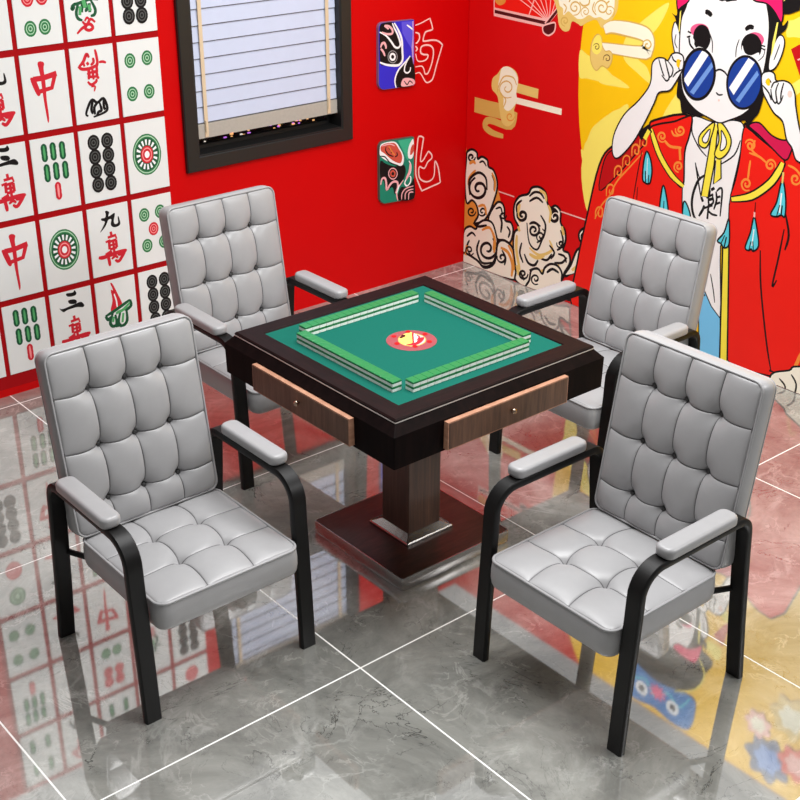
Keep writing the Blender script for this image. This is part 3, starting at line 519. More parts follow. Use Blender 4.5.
f mark mint 0 0 35,-84,34,-80,32,-76,29,-74,26,-73,23,-74,20,-76,18,-80,17,-84,18,-88,20,-92,23,-94,26,-95,29,-94,32,-92,34,-88
f mark green 0 0 31,-84,31,-82,30,-80,28,-78,26,-78,24,-78,22,-80,21,-82,21,-84,21,-86,22,-88,24,-90,26,-90,28,-90,30,-88,31,-86
f mark red2 0 0 -8,29,-10,41,-16,51,-24,58,-34,60,-44,58,-52,51,-58,41,-60,29,-58,17,-52,7,-44,0,-34,-2,-24,0,-16,7,-10,17
f mark pinkish 0 0 -15,29,-17,38,-21,45,-27,50,-34,51,-41,50,-47,45,-51,38,-53,29,-51,20,-47,13,-41,8,-34,7,-27,8,-21,13,-17,20
f mark red2 0 0 -19,29,-20,36,-23,42,-28,46,-34,47,-40,46,-45,42,-48,36,-49,29,-48,22,-45,16,-40,12,-34,11,-28,12,-23,16,-20,22
f mark pinkish 0 0 -25,29,-26,33,-28,37,-31,39,-34,40,-37,39,-40,37,-42,33,-43,29,-42,25,-40,21,-37,19,-34,18,-31,19,-28,21,-26,25
f mark red2 0 0 -29,29,-29,31,-30,33,-32,35,-34,35,-36,35,-38,33,-39,31,-39,29,-39,27,-38,25,-36,23,-34,23,-32,23,-30,25,-29,27
f mark red2 0 0 52,30,50,42,44,52,36,59,26,61,16,59,8,52,2,42,0,30,2,18,8,8,16,1,26,-1,36,1,44,8,50,18
f mark pinkish 0 0 45,30,43,39,39,46,33,51,26,52,19,51,13,46,9,39,7,30,9,21,13,14,19,9,26,8,33,9,39,14,43,21
f mark red2 0 0 41,30,40,37,37,43,32,47,26,48,20,47,15,43,12,37,11,30,12,23,15,17,20,13,26,12,32,13,37,17,40,23
f mark pinkish 0 0 35,30,34,34,32,38,29,40,26,41,23,40,20,38,18,34,17,30,18,26,20,22,23,20,26,19,29,20,32,22,34,26
f mark red2 0 0 31,30,31,32,30,34,28,36,26,36,24,36,22,34,21,32,21,30,21,28,22,26,24,24,26,24,28,24,30,26,31,28
f mark red2 0 0 -10,88,-12,100,-18,110,-26,117,-36,119,-46,117,-54,110,-60,100,-62,88,-60,76,-54,66,-46,59,-36,57,-26,59,-18,66,-12,76
f mark pinkish 0 0 -17,88,-19,97,-23,104,-29,109,-36,110,-43,109,-49,104,-53,97,-55,88,-53,79,-49,72,-43,67,-36,66,-29,67,-23,72,-19,79
f mark red2 0 0 -21,88,-22,95,-25,101,-30,105,-36,106,-42,105,-47,101,-50,95,-51,88,-50,81,-47,75,-42,71,-36,70,-30,71,-25,75,-22,81
f mark pinkish 0 0 -27,88,-28,92,-30,96,-33,98,-36,99,-39,98,-42,96,-44,92,-45,88,-44,84,-42,80,-39,78,-36,77,-33,78,-30,80,-28,84
f mark red2 0 0 -31,88,-31,90,-32,92,-34,94,-36,94,-38,94,-40,92,-41,90,-41,88,-41,86,-40,84,-38,82,-36,82,-34,82,-32,84,-31,86
f mark red2 0 0 51,91,49,103,43,113,35,120,25,122,15,120,7,113,1,103,-1,91,1,79,7,69,15,62,25,60,35,62,43,69,49,79
f mark pinkish 0 0 44,91,42,100,38,107,32,112,25,113,18,112,12,107,8,100,6,91,8,82,12,75,18,70,25,69,32,70,38,75,42,82
f mark red2 0 0 40,91,39,98,36,104,31,108,25,109,19,108,14,104,11,98,10,91,11,84,14,78,19,74,25,73,31,74,36,78,39,84
f mark pinkish 0 0 34,91,33,95,31,99,28,101,25,102,22,101,19,99,17,95,16,91,17,87,19,83,22,81,25,80,28,81,31,83,33,87
f mark red2 0 0 30,91,30,93,29,95,27,97,25,97,23,97,21,95,20,93,20,91,20,89,21,87,23,85,25,85,27,85,29,87,30,89
# five_dots
f mark green 0 0 -15,77,-17,89,-23,99,-31,106,-41,108,-51,106,-59,99,-65,89,-67,77,-65,65,-59,55,-51,48,-41,46,-31,48,-23,55,-17,65
f mark mint 0 0 -22,77,-24,86,-28,93,-34,98,-41,99,-48,98,-54,93,-58,86,-60,77,-58,68,-54,61,-48,56,-41,55,-34,56,-28,61,-24,68
f mark green 0 0 -26,77,-27,84,-30,90,-35,94,-41,95,-47,94,-52,90,-55,84,-56,77,-55,70,-52,64,-47,60,-41,59,-35,60,-30,64,-27,70
f mark mint 0 0 -32,77,-33,81,-35,85,-38,87,-41,88,-44,87,-47,85,-49,81,-50,77,-49,73,-47,69,-44,67,-41,66,-38,67,-35,69,-33,73
f mark green 0 0 -36,77,-36,79,-37,81,-39,83,-41,83,-43,83,-45,81,-46,79,-46,77,-46,75,-45,73,-43,71,-41,71,-39,71,-37,73,-36,75
f mark green 0 0 64,78,62,90,56,100,48,107,38,109,28,107,20,100,14,90,12,78,14,66,20,56,28,49,38,47,48,49,56,56,62,66
f mark mint 0 0 57,78,55,87,51,94,45,99,38,100,31,99,25,94,21,87,19,78,21,69,25,62,31,57,38,56,45,57,51,62,55,69
f mark green 0 0 53,78,52,85,49,91,44,95,38,96,32,95,27,91,24,85,23,78,24,71,27,65,32,61,38,60,44,61,49,65,52,71
f mark mint 0 0 47,78,46,82,44,86,41,88,38,89,35,88,32,86,30,82,29,78,30,74,32,70,35,68,38,67,41,68,44,70,46,74
f mark green 0 0 43,78,43,80,42,82,40,84,38,84,36,84,34,82,33,80,33,78,33,76,34,74,36,72,38,72,40,72,42,74,43,76
f mark green 0 0 -13,-65,-15,-53,-21,-43,-29,-36,-39,-34,-49,-36,-57,-43,-63,-53,-65,-65,-63,-77,-57,-87,-49,-94,-39,-96,-29,-94,-21,-87,-15,-77
f mark mint 0 0 -20,-65,-22,-56,-26,-49,-32,-44,-39,-43,-46,-44,-52,-49,-56,-56,-58,-65,-56,-74,-52,-81,-46,-86,-39,-87,-32,-86,-26,-81,-22,-74
f mark green 0 0 -24,-65,-25,-58,-28,-52,-33,-48,-39,-47,-45,-48,-50,-52,-53,-58,-54,-65,-53,-72,-50,-78,-45,-82,-39,-83,-33,-82,-28,-78,-25,-72
f mark mint 0 0 -30,-65,-31,-61,-33,-57,-36,-55,-39,-54,-42,-55,-45,-57,-47,-61,-48,-65,-47,-69,-45,-73,-42,-75,-39,-76,-36,-75,-33,-73,-31,-69
f mark green 0 0 -34,-65,-34,-63,-35,-61,-37,-59,-39,-59,-41,-59,-43,-61,-44,-63,-44,-65,-44,-67,-43,-69,-41,-71,-39,-71,-37,-71,-35,-69,-34,-67
f mark green 0 0 72,-63,70,-51,64,-41,56,-34,46,-32,36,-34,28,-41,22,-51,20,-63,22,-75,28,-85,36,-92,46,-94,56,-92,64,-85,70,-75
f mark mint 0 0 65,-63,63,-54,59,-47,53,-42,46,-41,39,-42,33,-47,29,-54,27,-63,29,-72,33,-79,39,-84,46,-85,53,-84,59,-79,63,-72
f mark green 0 0 61,-63,60,-56,57,-50,52,-46,46,-45,40,-46,35,-50,32,-56,31,-63,32,-70,35,-76,40,-80,46,-81,52,-80,57,-76,60,-70
f mark mint 0 0 55,-63,54,-59,52,-55,49,-53,46,-52,43,-53,40,-55,38,-59,37,-63,38,-67,40,-71,43,-73,46,-74,49,-73,52,-71,54,-67
f mark green 0 0 51,-63,51,-61,50,-59,48,-57,46,-57,44,-57,42,-59,41,-61,41,-63,41,-65,42,-67,44,-69,46,-69,48,-69,50,-67,51,-65
f mark red2 0 0 24,6,22,17,17,27,9,34,-1,36,-11,34,-19,27,-24,17,-26,6,-24,-5,-19,-15,-11,-22,-1,-24,9,-22,17,-15,22,-5
f mark pinkish 0 0 17,6,16,14,12,21,6,26,-1,28,-8,26,-14,21,-18,14,-19,6,-18,-2,-14,-9,-8,-14,-1,-16,6,-14,12,-9,16,-2
f mark red2 0 0 13,6,12,13,9,18,5,22,-1,23,-7,22,-11,18,-14,13,-15,6,-14,-1,-11,-6,-7,-10,-1,-11,5,-10,9,-6,12,-1
f mark pinkish 0 0 8,6,7,10,5,13,2,15,-1,16,-4,15,-7,13,-9,10,-10,6,-9,2,-7,-1,-4,-3,-1,-4,2,-3,5,-1,7,2
f mark red2 0 0 4,6,4,8,3,10,1,12,-1,12,-3,12,-5,10,-6,8,-6,6,-6,4,-5,2,-3,0,-1,0,1,0,3,2,4,4
# wheel
f mark green 0 0 68,5,66,25,61,44,53,61,42,75,28,86,14,93,-2,95,-18,93,-32,86,-46,75,-57,61,-65,44,-70,25,-72,5,-70,-15,-65,-34,-57,-51,-46,-65,-32,-76,-18,-83,-2,-85,14,-83,28,-76,42,-65,53,-51,61,-34,66,-15
f mark mint 0 0 62,5,61,23,56,41,48,57,38,70,26,80,12,86,-2,88,-16,86,-30,80,-42,70,-52,57,-60,41,-65,23,-66,5,-65,-13,-60,-31,-52,-47,-42,-60,-30,-70,-16,-76,-2,-78,12,-76,26,-70,38,-60,48,-47,56,-31,61,-13
f mark green 0 0 59,5,57,22,53,39,46,54,36,66,24,76,12,81,-2,83,-16,81,-28,76,-40,66,-50,54,-57,39,-61,22,-63,5,-61,-12,-57,-29,-50,-44,-40,-56,-28,-66,-16,-71,-2,-73,12,-71,24,-66,36,-56,46,-44,53,-29,57,-12
f mark dgreen 0 0 54,5,53,21,48,36,42,50,33,61,22,70,10,75,-2,77,-14,75,-26,70,-37,61,-46,50,-52,36,-57,21,-58,5,-57,-11,-52,-26,-46,-40,-37,-51,-26,-60,-14,-65,-2,-67,10,-65,22,-60,33,-51,42,-40,48,-26,53,-11
f mark white 0 0 31,9,31,1,49,-1,49,11
f mark white 0 0 27,25,30,17,47,25,44,36
f mark white 0 0 19,38,24,32,38,47,31,56
f mark white 0 0 8,46,14,42,22,64,13,68
f mark white 0 0 -5,47,1,47,3,71,-7,71
f mark white 0 0 -18,42,-12,46,-17,68,-26,64
f mark white 0 0 -28,32,-23,38,-35,56,-42,47
f mark white 0 0 -34,17,-31,25,-48,36,-51,25
f mark white 0 0 -35,1,-35,9,-53,11,-53,-1
f mark white 0 0 -31,-15,-34,-7,-51,-15,-48,-26
f mark white 0 0 -23,-28,-28,-22,-42,-37,-35,-46
f mark white 0 0 -12,-36,-18,-32,-26,-54,-17,-58
f mark white 0 0 1,-37,-5,-37,-7,-61,3,-61
f mark white 0 0 14,-32,8,-36,13,-58,22,-54
f mark white 0 0 24,-22,19,-28,31,-46,38,-37
f mark white 0 0 30,-7,27,-15,44,-26,47,-15
f mark red2 0 0 28,5,27,17,23,28,16,37,7,42,-2,44,-11,42,-20,37,-27,28,-31,17,-32,5,-31,-7,-27,-18,-20,-27,-11,-32,-2,-34,7,-32,16,-27,23,-18,27,-7
f mark pinkish 0 0 22,5,21,15,18,23,12,30,6,35,-2,36,-10,35,-16,30,-22,23,-25,15,-26,5,-25,-5,-22,-13,-16,-20,-10,-25,-2,-26,6,-25,12,-20,18,-13,21,-5
f mark red2 0 0 18,5,17,13,14,20,10,26,4,29,-2,30,-8,29,-14,26,-18,20,-21,13,-22,5,-21,-3,-18,-10,-14,-16,-8,-19,-2,-20,4,-19,10,-16,14,-10,17,-3
f mark white 0 0 10,5,9,10,8,14,5,17,2,20,-2,20,-6,20,-9,17,-12,14,-13,10,-14,5,-13,0,-12,-4,-9,-7,-6,-10,-2,-10,2,-10,5,-7,8,-4,9,0
# seven_bamboo
f mark dgreen 0 0 -26,75,-27,84,-31,91,-37,95,-43,95,-49,91,-53,84,-54,75,-53,66,-49,59,-43,55,-37,55,-31,59,-27,66
f mark dgreen 0 0 -26,93,-27,102,-31,109,-37,113,-43,113,-49,109,-53,102,-54,93,-53,84,-49,77,-43,73,-37,73,-31,77,-27,84
f mark dgreen 0 0 -26,111,-27,120,-31,127,-37,131,-43,131,-49,127,-53,120,-54,111,-53,102,-49,95,-43,91,-37,91,-31,95,-27,102
f mark green2 0 0 -35,93,-36,111,-38,122,-42,122,-44,111,-45,93,-44,75,-42,64,-38,64,-36,75
f mark dgreen 0 0 13,75,12,84,8,91,2,95,-4,95,-10,91,-14,84,-15,75,-14,66,-10,59,-4,55,2,55,8,59,12,66
f mark dgreen 0 0 13,93,12,102,8,109,2,113,-4,113,-10,109,-14,102,-15,93,-14,84,-10,77,-4,73,2,73,8,77,12,84
f mark dgreen 0 0 13,111,12,120,8,127,2,131,-4,131,-10,127,-14,120,-15,111,-14,102,-10,95,-4,91,2,91,8,95,12,102
f mark green2 0 0 4,93,3,111,1,122,-3,122,-5,111,-6,93,-5,75,-3,64,1,64,3,75
f mark dgreen 0 0 54,73,53,82,49,89,43,93,37,93,31,89,27,82,26,73,27,64,31,57,37,53,43,53,49,57,53,64
f mark dgreen 0 0 54,91,53,100,49,107,43,111,37,111,31,107,27,100,26,91,27,82,31,75,37,71,43,71,49,75,53,82
f mark dgreen 0 0 54,109,53,118,49,125,43,129,37,129,31,125,27,118,26,109,27,100,31,93,37,89,43,89,49,93,53,100
f mark green2 0 0 45,91,44,109,42,120,38,120,36,109,35,91,36,73,38,62,42,62,44,73
f mark dgreen 0 0 -24,-10,-25,-1,-29,6,-35,10,-41,10,-47,6,-51,-1,-52,-10,-51,-19,-47,-26,-41,-30,-35,-30,-29,-26,-25,-19
f mark dgreen 0 0 -24,8,-25,17,-29,24,-35,28,-41,28,-47,24,-51,17,-52,8,-51,-1,-47,-8,-41,-12,-35,-12,-29,-8,-25,-1
f mark dgreen 0 0 -24,26,-25,35,-29,42,-35,46,-41,46,-47,42,-51,35,-52,26,-51,17,-47,10,-41,6,-35,6,-29,10,-25,17
f mark green2 0 0 -33,8,-34,26,-36,37,-40,37,-42,26,-43,8,-42,-10,-40,-21,-36,-21,-34,-10
f mark dgreen 0 0 17,-8,16,1,12,8,6,12,0,12,-6,8,-10,1,-11,-8,-10,-17,-6,-24,0,-28,6,-28,12,-24,16,-17
f mark dgreen 0 0 17,10,16,19,12,26,6,30,0,30,-6,26,-10,19,-11,10,-10,1,-6,-6,0,-10,6,-10,12,-6,16,1
f mark dgreen 0 0 17,28,16,37,12,44,6,48,0,48,-6,44,-10,37,-11,28,-10,19,-6,12,0,8,6,8,12,12,16,19
f mark green2 0 0 8,10,7,28,5,39,1,39,-1,28,-2,10,-1,-8,1,-19,5,-19,7,-8
f mark dgreen 0 0 58,-10,57,-1,53,6,47,10,41,10,35,6,31,-1,30,-10,31,-19,35,-26,41,-30,47,-30,53,-26,57,-19
f mark dgreen 0 0 58,8,57,17,53,24,47,28,41,28,35,24,31,17,30,8,31,-1,35,-8,41,-12,47,-12,53,-8,57,-1
f mark dgreen 0 0 58,26,57,35,53,42,47,46,41,46,35,42,31,35,30,26,31,17,35,10,41,6,47,6,53,10,57,17
f mark green2 0 0 49,8,48,26,46,37,42,37,40,26,39,8,40,-10,42,-21,46,-21,48,-10
f mark red2 0 0 16,-92,15,-83,11,-76,5,-72,-1,-72,-7,-76,-11,-83,-12,-92,-11,-101,-7,-108,-1,-112,5,-112,11,-108,15,-101
f mark red2 0 0 16,-74,15,-65,11,-58,5,-54,-1,-54,-7,-58,-11,-65,-12,-74,-11,-83,-7,-90,-1,-94,5,-94,11,-90,15,-83
f mark red2 0 0 16,-56,15,-47,11,-40,5,-36,-1,-36,-7,-40,-11,-47,-12,-56,-11,-65,-7,-72,-1,-76,5,-76,11,-72,15,-65
f mark pinkish 0 0 7,-74,6,-56,4,-45,0,-45,-2,-56,-3,-74,-2,-92,0,-103,4,-103,6,-92
# four_bamboo
f mark dgreen 0 0 -26,50,-27,60,-31,68,-37,73,-43,73,-49,68,-53,60,-54,50,-53,40,-49,32,-43,28,-37,28,-31,32,-27,40
f mark dgreen 0 0 -26,70,-27,80,-31,88,-37,93,-43,93,-49,88,-53,80,-54,70,-53,60,-49,52,-43,47,-37,47,-31,52,-27,60
f mark dgreen 0 0 -26,90,-27,100,-31,108,-37,112,-43,112,-49,108,-53,100,-54,90,-53,80,-49,72,-43,67,-37,67,-31,72,-27,80
f mark green2 0 0 -35,70,-36,90,-38,102,-42,102,-44,90,-45,70,-44,50,-42,38,-38,38,-36,50
f mark dgreen 0 0 54,50,53,60,49,68,43,73,37,73,31,68,27,60,26,50,27,40,31,32,37,28,43,28,49,32,53,40
f mark dgreen 0 0 54,70,53,80,49,88,43,93,37,93,31,88,27,80,26,70,27,60,31,52,37,47,43,47,49,52,53,60
f mark dgreen 0 0 54,90,53,100,49,108,43,112,37,112,31,108,27,100,26,90,27,80,31,72,37,67,43,67,49,72,53,80
f mark green2 0 0 45,70,44,90,42,102,38,102,36,90,35,70,36,50,38,38,42,38,44,50
f mark dgreen 0 0 -26,-90,-27,-80,-31,-72,-37,-67,-43,-67,-49,-72,-53,-80,-54,-90,-53,-100,-49,-108,-43,-112,-37,-112,-31,-108,-27,-100
f mark dgreen 0 0 -26,-70,-27,-60,-31,-52,-37,-47,-43,-47,-49,-52,-53,-60,-54,-70,-53,-80,-49,-88,-43,-93,-37,-93,-31,-88,-27,-80
f mark dgreen 0 0 -26,-50,-27,-40,-31,-32,-37,-28,-43,-28,-49,-32,-53,-40,-54,-50,-53,-60,-49,-68,-43,-73,-37,-73,-31,-68,-27,-60
f mark green2 0 0 -35,-70,-36,-50,-38,-38,-42,-38,-44,-50,-45,-70,-44,-90,-42,-102,-38,-102,-36,-90
f mark dgreen 0 0 54,-90,53,-80,49,-72,43,-67,37,-67,31,-72,27,-80,26,-90,27,-100,31,-108,37,-112,43,-112,49,-108,53,-100
f mark dgreen 0 0 54,-70,53,-60,49,-52,43,-47,37,-47,31,-52,27,-60,26,-70,27,-80,31,-88,37,-93,43,-93,49,-88,53,-80
f mark dgreen 0 0 54,-50,53,-40,49,-32,43,-28,37,-28,31,-32,27,-40,26,-50,27,-60,31,-68,37,-73,43,-73,49,-68,53,-60
f mark green2 0 0 45,-70,44,-50,42,-38,38,-38,36,-50,35,-70,36,-90,38,-102,42,-102,44,-90
# two_dots
f mark green 0 0 40,70,37,88,28,104,15,114,0,118,-15,114,-28,104,-37,88,-40,70,-37,52,-28,36,-15,26,0,22,15,26,28,36,37,52
f mark mint 0 0 30,70,28,84,21,95,11,103,0,106,-11,103,-21,95,-28,84,-30,70,-28,56,-21,45,-11,37,0,34,11,37,21,45,28,56
f mark green 0 0 24,70,22,81,17,90,9,97,0,99,-9,97,-17,90,-22,81,-24,70,-22,59,-17,50,-9,43,0,41,9,43,17,50,22,59
f mark mint 0 0 12,70,11,76,8,80,5,83,0,84,-5,83,-8,80,-11,76,-12,70,-11,64,-8,60,-5,57,0,56,5,57,8,60,11,64
f mark red2 0 0 40,-70,37,-52,28,-36,15,-26,0,-22,-15,-26,-28,-36,-37,-52,-40,-70,-37,-88,-28,-104,-15,-114,0,-118,15,-114,28,-104,37,-88
f mark pinkish 0 0 30,-70,28,-56,21,-45,11,-37,0,-34,-11,-37,-21,-45,-28,-56,-30,-70,-28,-84,-21,-95,-11,-103,0,-106,11,-103,21,-95,28,-84
f mark red2 0 0 24,-70,22,-59,17,-50,9,-43,0,-41,-9,-43,-17,-50,-22,-59,-24,-70,-22,-81,-17,-90,-9,-97,0,-99,9,-97,17,-90,22,-81
f mark pinkish 0 0 12,-70,11,-64,8,-60,5,-57,0,-56,-5,-57,-8,-60,-11,-64,-12,-70,-11,-76,-8,-80,-5,-83,0,-84,5,-83,8,-80,11,-76"""
MASK = """# blue
o body x 0 0 1441,1315,1443,1326,1449,1335,1458,1340,1468,1342,1658,1335,1664,1332,1668,1017,1664,1014,1474,1020,1459,1024,1447,1035,1441,1046,1439,1058
f art mblue 0 0 1441,1315,1443,1326,1449,1335,1458,1340,1468,1342,1658,1335,1664,1332,1668,1017,1664,1014,1474,1020,1459,1024,1447,1035,1441,1046,1439,1058
f art mlblue 0 0 1584,1333,1660,1329,1661,1182,1620,1235,1590,1280
f art black 1 0 1445,1303,1450,1331,1468,1340,1534,1335,1553,1290,1577,1246,1590,1209,1587,1149,1577,1127,1534,1126,1479,1137,1448,1155
l art white 1 10 1447,1300,1487,1278,1518,1247,1542,1218,1565,1212,1577,1228,1561,1272,1538,1310,1526,1334
l art white 1 12 1538,1333,1561,1301,1585,1251,1590,1191,1591,1149,1569,1128,1534,1129,1487,1139,1448,1155
l art mpink 1 11 1460,1298,1495,1285,1526,1285,1524,1305,1503,1322,1480,1328
l art mpink 1 9 1476,1328,1503,1308
l art mpink 1 12 1452,1226,1460,1243,1475,1245,1485,1228,1485,1216
l art mpink 1 11 1452,1220,1467,1206,1479,1182
f art mgrey 1 0 1559,1168,1557,1158,1551,1149,1543,1143,1533,1140,1522,1142,1512,1147,1503,1155,1498,1165,1496,1176,1498,1186,1503,1195,1512,1201,1522,1204,1533,1202,1543,1197,1551,1189,1557,1179
f art black 1 0 1554,1169,1553,1160,1548,1152,1541,1147,1532,1145,1523,1146,1514,1151,1507,1157,1502,1166,1501,1175,1502,1184,1507,1192,1514,1197,1523,1199,1532,1198,1541,1194,1548,1187,1553,1178
f art white 1 0 1548,1170,1546,1163,1543,1157,1537,1153,1531,1152,1524,1153,1517,1156,1512,1161,1508,1168,1507,1175,1509,1181,1512,1187,1517,1191,1524,1192,1531,1191,1537,1188,1543,1183,1546,1177
f art black 1 0 1537,1171,1537,1168,1535,1165,1532,1163,1529,1162,1526,1163,1523,1164,1520,1167,1518,1170,1518,1173,1518,1177,1520,1179,1523,1181,1526,1182,1529,1181,1532,1180,1535,1177,1537,1174
f art black 1 0 1665,1121,1641,1161,1613,1134,1565,1104,1546,1058,1551,1021,1666,1017
l art white 1 9 1641,1162,1613,1139,1569,1107,1548,1076,1542,1047,1550,1018
l art white 1 8 1637,1160,1609,1122,1604,1093,1621,1081,1639,1088,1644,1106
f art mpink 1 0 1591,1052,1621,1057,1666,1042,1666,1017,1586,1019
l art black 1 6 1601,1044,1622,1023,1638,1039,1658,1024
l art white 1 8 1618,1315,1644,1298,1662,1284
f art mlilac 0 0 1652,1329,1661,1328,1663,1115,1653,1153,1649,1202,1656,1261
# green
o body x 0 0 1441,734,1444,750,1452,760,1461,765,1473,767,1663,758,1669,754,1673,435,1669,432,1476,444,1461,450,1450,461,1443,474
f art mgreen 0 0 1441,734,1444,750,1452,760,1461,765,1473,767,1663,758,1669,754,1673,435,1669,432,1476,444,1461,450,1450,461,1443,474
f art mint2 0 0 1562,758,1660,753,1664,657,1624,645,1603,687
f art black 1 0 1446,670,1485,650,1542,627,1603,623,1612,569,1566,506,1542,478,1525,520,1484,509,1468,564,1446,574
f art white 1 0 1443,728,1457,758,1538,756,1574,718,1601,668,1595,627,1566,626,1509,653,1449,695
f art mred 1 0 1449,727,1461,753,1534,750,1566,716,1589,677,1587,645,1570,638,1525,662,1477,703
l art black 1 6 1445,697,1477,687,1509,653,1566,626
l art mpink 1 6 1457,747,1509,748,1542,733
l art black 1 7 1485,739,1481,721,1501,695,1533,680
l art black 1 7 1501,727,1521,714,1517,699
l art black 1 7 1542,676,1558,682,1554,699
l art orange2 1 8 1501,740,1525,704,1542,685
f art mpink 1 0 1560,585,1558,575,1552,567,1544,561,1534,559,1523,561,1513,567,1505,576,1499,586,1498,597,1499,607,1505,615,1513,621,1523,623,1534,621,1544,615,1552,607,1558,596
f art black 1 0 1554,586,1553,578,1548,571,1541,566,1533,565,1524,567,1516,571,1509,578,1505,587,1503,596,1505,604,1509,611,1516,616,1524,617,1533,615,1541,611,1548,604,1553,595
f art mred 1 0 1547,588,1546,581,1543,576,1538,573,1532,572,1525,573,1519,577,1514,582,1511,588,1510,595,1511,601,1514,606,1519,609,1525,610,1532,609,1538,605,1543,600,1546,594
f art black 1 0 1538,589,1537,586,1536,584,1533,582,1530,582,1527,582,1524,584,1521,586,1520,590,1519,593,1520,596,1521,598,1524,600,1527,601,1530,600,1533,598,1536,596,1537,593
l art mpink 1 12 1448,548,1456,576,1475,578,1484,554,1488,514,1509,536,1533,548,1558,540,1560,514,1546,484
f art white 1 0 1665,747,1640,726,1628,689,1632,656,1653,647,1667,670
f art mred 1 0 1666,721,1648,705,1644,667,1667,683
l art white 1 8 1636,639,1649,614,1645,576,1620,548,1608,524,1625,508,1645,523,1649,549,1641,557
f art mpink 1 0 1642,629,1651,601,1639,564,1620,541,1616,555,1633,585
f art black 1 0 1671,538,1650,516,1616,503,1583,509,1562,474,1562,444,1672,432
l art mpink 1 8 1599,545,1562,507,1554,475,1562,442
l art white 1 7 1571,525,1554,482
l art mpink 1 7 1587,442,1590,475,1616,496,1667,500
l art mpink 1 7 1611,438,1613,470,1635,483,1667,483
l art mpink 1 7 1634,433,1637,466,1654,470,1667,466
# letter_west
l stroke letter 1 8 1685,1301,1723,1308,1772,1322,1781,1319,1797,1275,1790,1267,1756,1263,1744,1251,1736,1223,1749,1218,1798,1217,1835,1208,1861,1188,1860,1176,1833,1109,1805,1032,1789,1017,1768,1012,1751,1022,1726,1058,1711,1069,1687,1067
l stroke letter 1 8 1685,1267,1708,1258,1712,1234,1696,1216,1688,1217
l stroke letter 1 8 1686,1201,1699,1187,1688,1176
l stroke letter 1 8 1687,1100,1726,1099,1742,1084,1751,1058,1772,1061,1796,1108,1805,1162,1790,1188,1757,1198,1725,1193,1721,1166,1741,1154,1768,1148,1762,1130,1734,1122,1701,1129,1688,1164
# letter_north
c stroke letter 1 8 1710,742,1725,746,1744,735,1742,718,1726,629,1732,614,1748,622,1772,651,1782,657,1802,636,1801,617,1776,604,1758,578,1745,576,1720,588,1714,563,1722,528,1750,506,1780,499,1810,508,1822,536,1824,592,1831,595,1848,561,1862,492,1859,477,1802,468,1746,459,1735,462,1712,507,1695,556,1696,628,1704,705"""

# ------------------------------------------------------------------ materials
def lin(c):
    r = []
    for v in c:
        v /= 255.0
        r.append(v / 12.92 if v <= .04045 else ((v + .055) / 1.055) ** 2.4)
    return (*r, 1.0)

def nodes(name):
    m = bpy.data.materials.new(name); m.use_nodes = True
    nt = m.node_tree
    return m, nt, nt.nodes['Principled BSDF']

def N(nt, kind, **kw):
    n = nt.nodes.new(kind)
    for k, v in kw.items():
        if k in n.inputs.keys(): n.inputs[k].default_value = v
        else: setattr(n, k, v)
    return n

def ramp(nt, stops):
    n = nt.nodes.new('ShaderNodeValToRGB'); e = n.color_ramp.elements
    while len(e) < len(stops): e.new(.5)
    for el, (p, c) in zip(e, stops):
        el.position = p; el.color = c if len(c) == 4 else lin(c)
    return n

def plain(name, c, rough=.5, spec=.5, metal=0, var=.06, scale=40, bump=0, bscale=300):
    m, nt, b = nodes(name); L = nt.links
    col = lin(c)
    tc = N(nt, 'ShaderNodeTexCoord'); no = N(nt, 'ShaderNodeTexNoise', Scale=scale, Detail=4)
    L.new(tc.outputs['Object'], no.inputs['Vector'])
    r = ramp(nt, [(.3, tuple(v * (1 - var) for v in col[:3]) + (1,)), (.7, tuple(min(1, v * (1 + var)) for v in col[:3]) + (1,))])
    L.new(no.outputs['Fac'], r.inputs['Fac']); L.new(r.outputs['Color'], b.inputs['Base Color'])
    b.inputs['Roughness'].default_value = rough; b.inputs['Metallic'].default_value = metal
    b.inputs['Specular IOR Level'].default_value = spec
    if bump:
        n2 = N(nt, 'ShaderNodeTexNoise', Scale=bscale, Detail=3); bp = N(nt, 'ShaderNodeBump', Strength=bump, Distance=.001)
        L.new(tc.outputs['Object'], n2.inputs['Vector']); L.new(n2.outputs['Fac'], bp.inputs['Height']); L.new(bp.outputs['Normal'], b.inputs['Normal'])
    return m

def wood(name, dark, light, scale=(60, 60, 4), rough=.35, spec=.5):
    m, nt, b = nodes(name); L = nt.links
    tc = N(nt, 'ShaderNodeTexCoord'); mp = N(nt, 'ShaderNodeMapping'); mp.inputs['Scale'].default_value = scale
    no = N(nt, 'ShaderNodeTexNoise', Scale=1.0, Detail=6, Roughness=.65, Distortion=.4)
    L.new(tc.outputs['Object'], mp.inputs['Vector']); L.new(mp.outputs['Vector'], no.inputs['Vector'])
    r = ramp(nt, [(.3, dark), (.52, tuple((x + y) / 2 for x, y in zip(dark, light))), (.75, light)])
    L.new(no.outputs['Fac'], r.inputs['Fac']); L.new(r.outputs['Color'], b.inputs['Base Color'])
    b.inputs['Roughness'].default_value = rough; b.inputs['Specular IOR Level'].default_value = spec
    return m

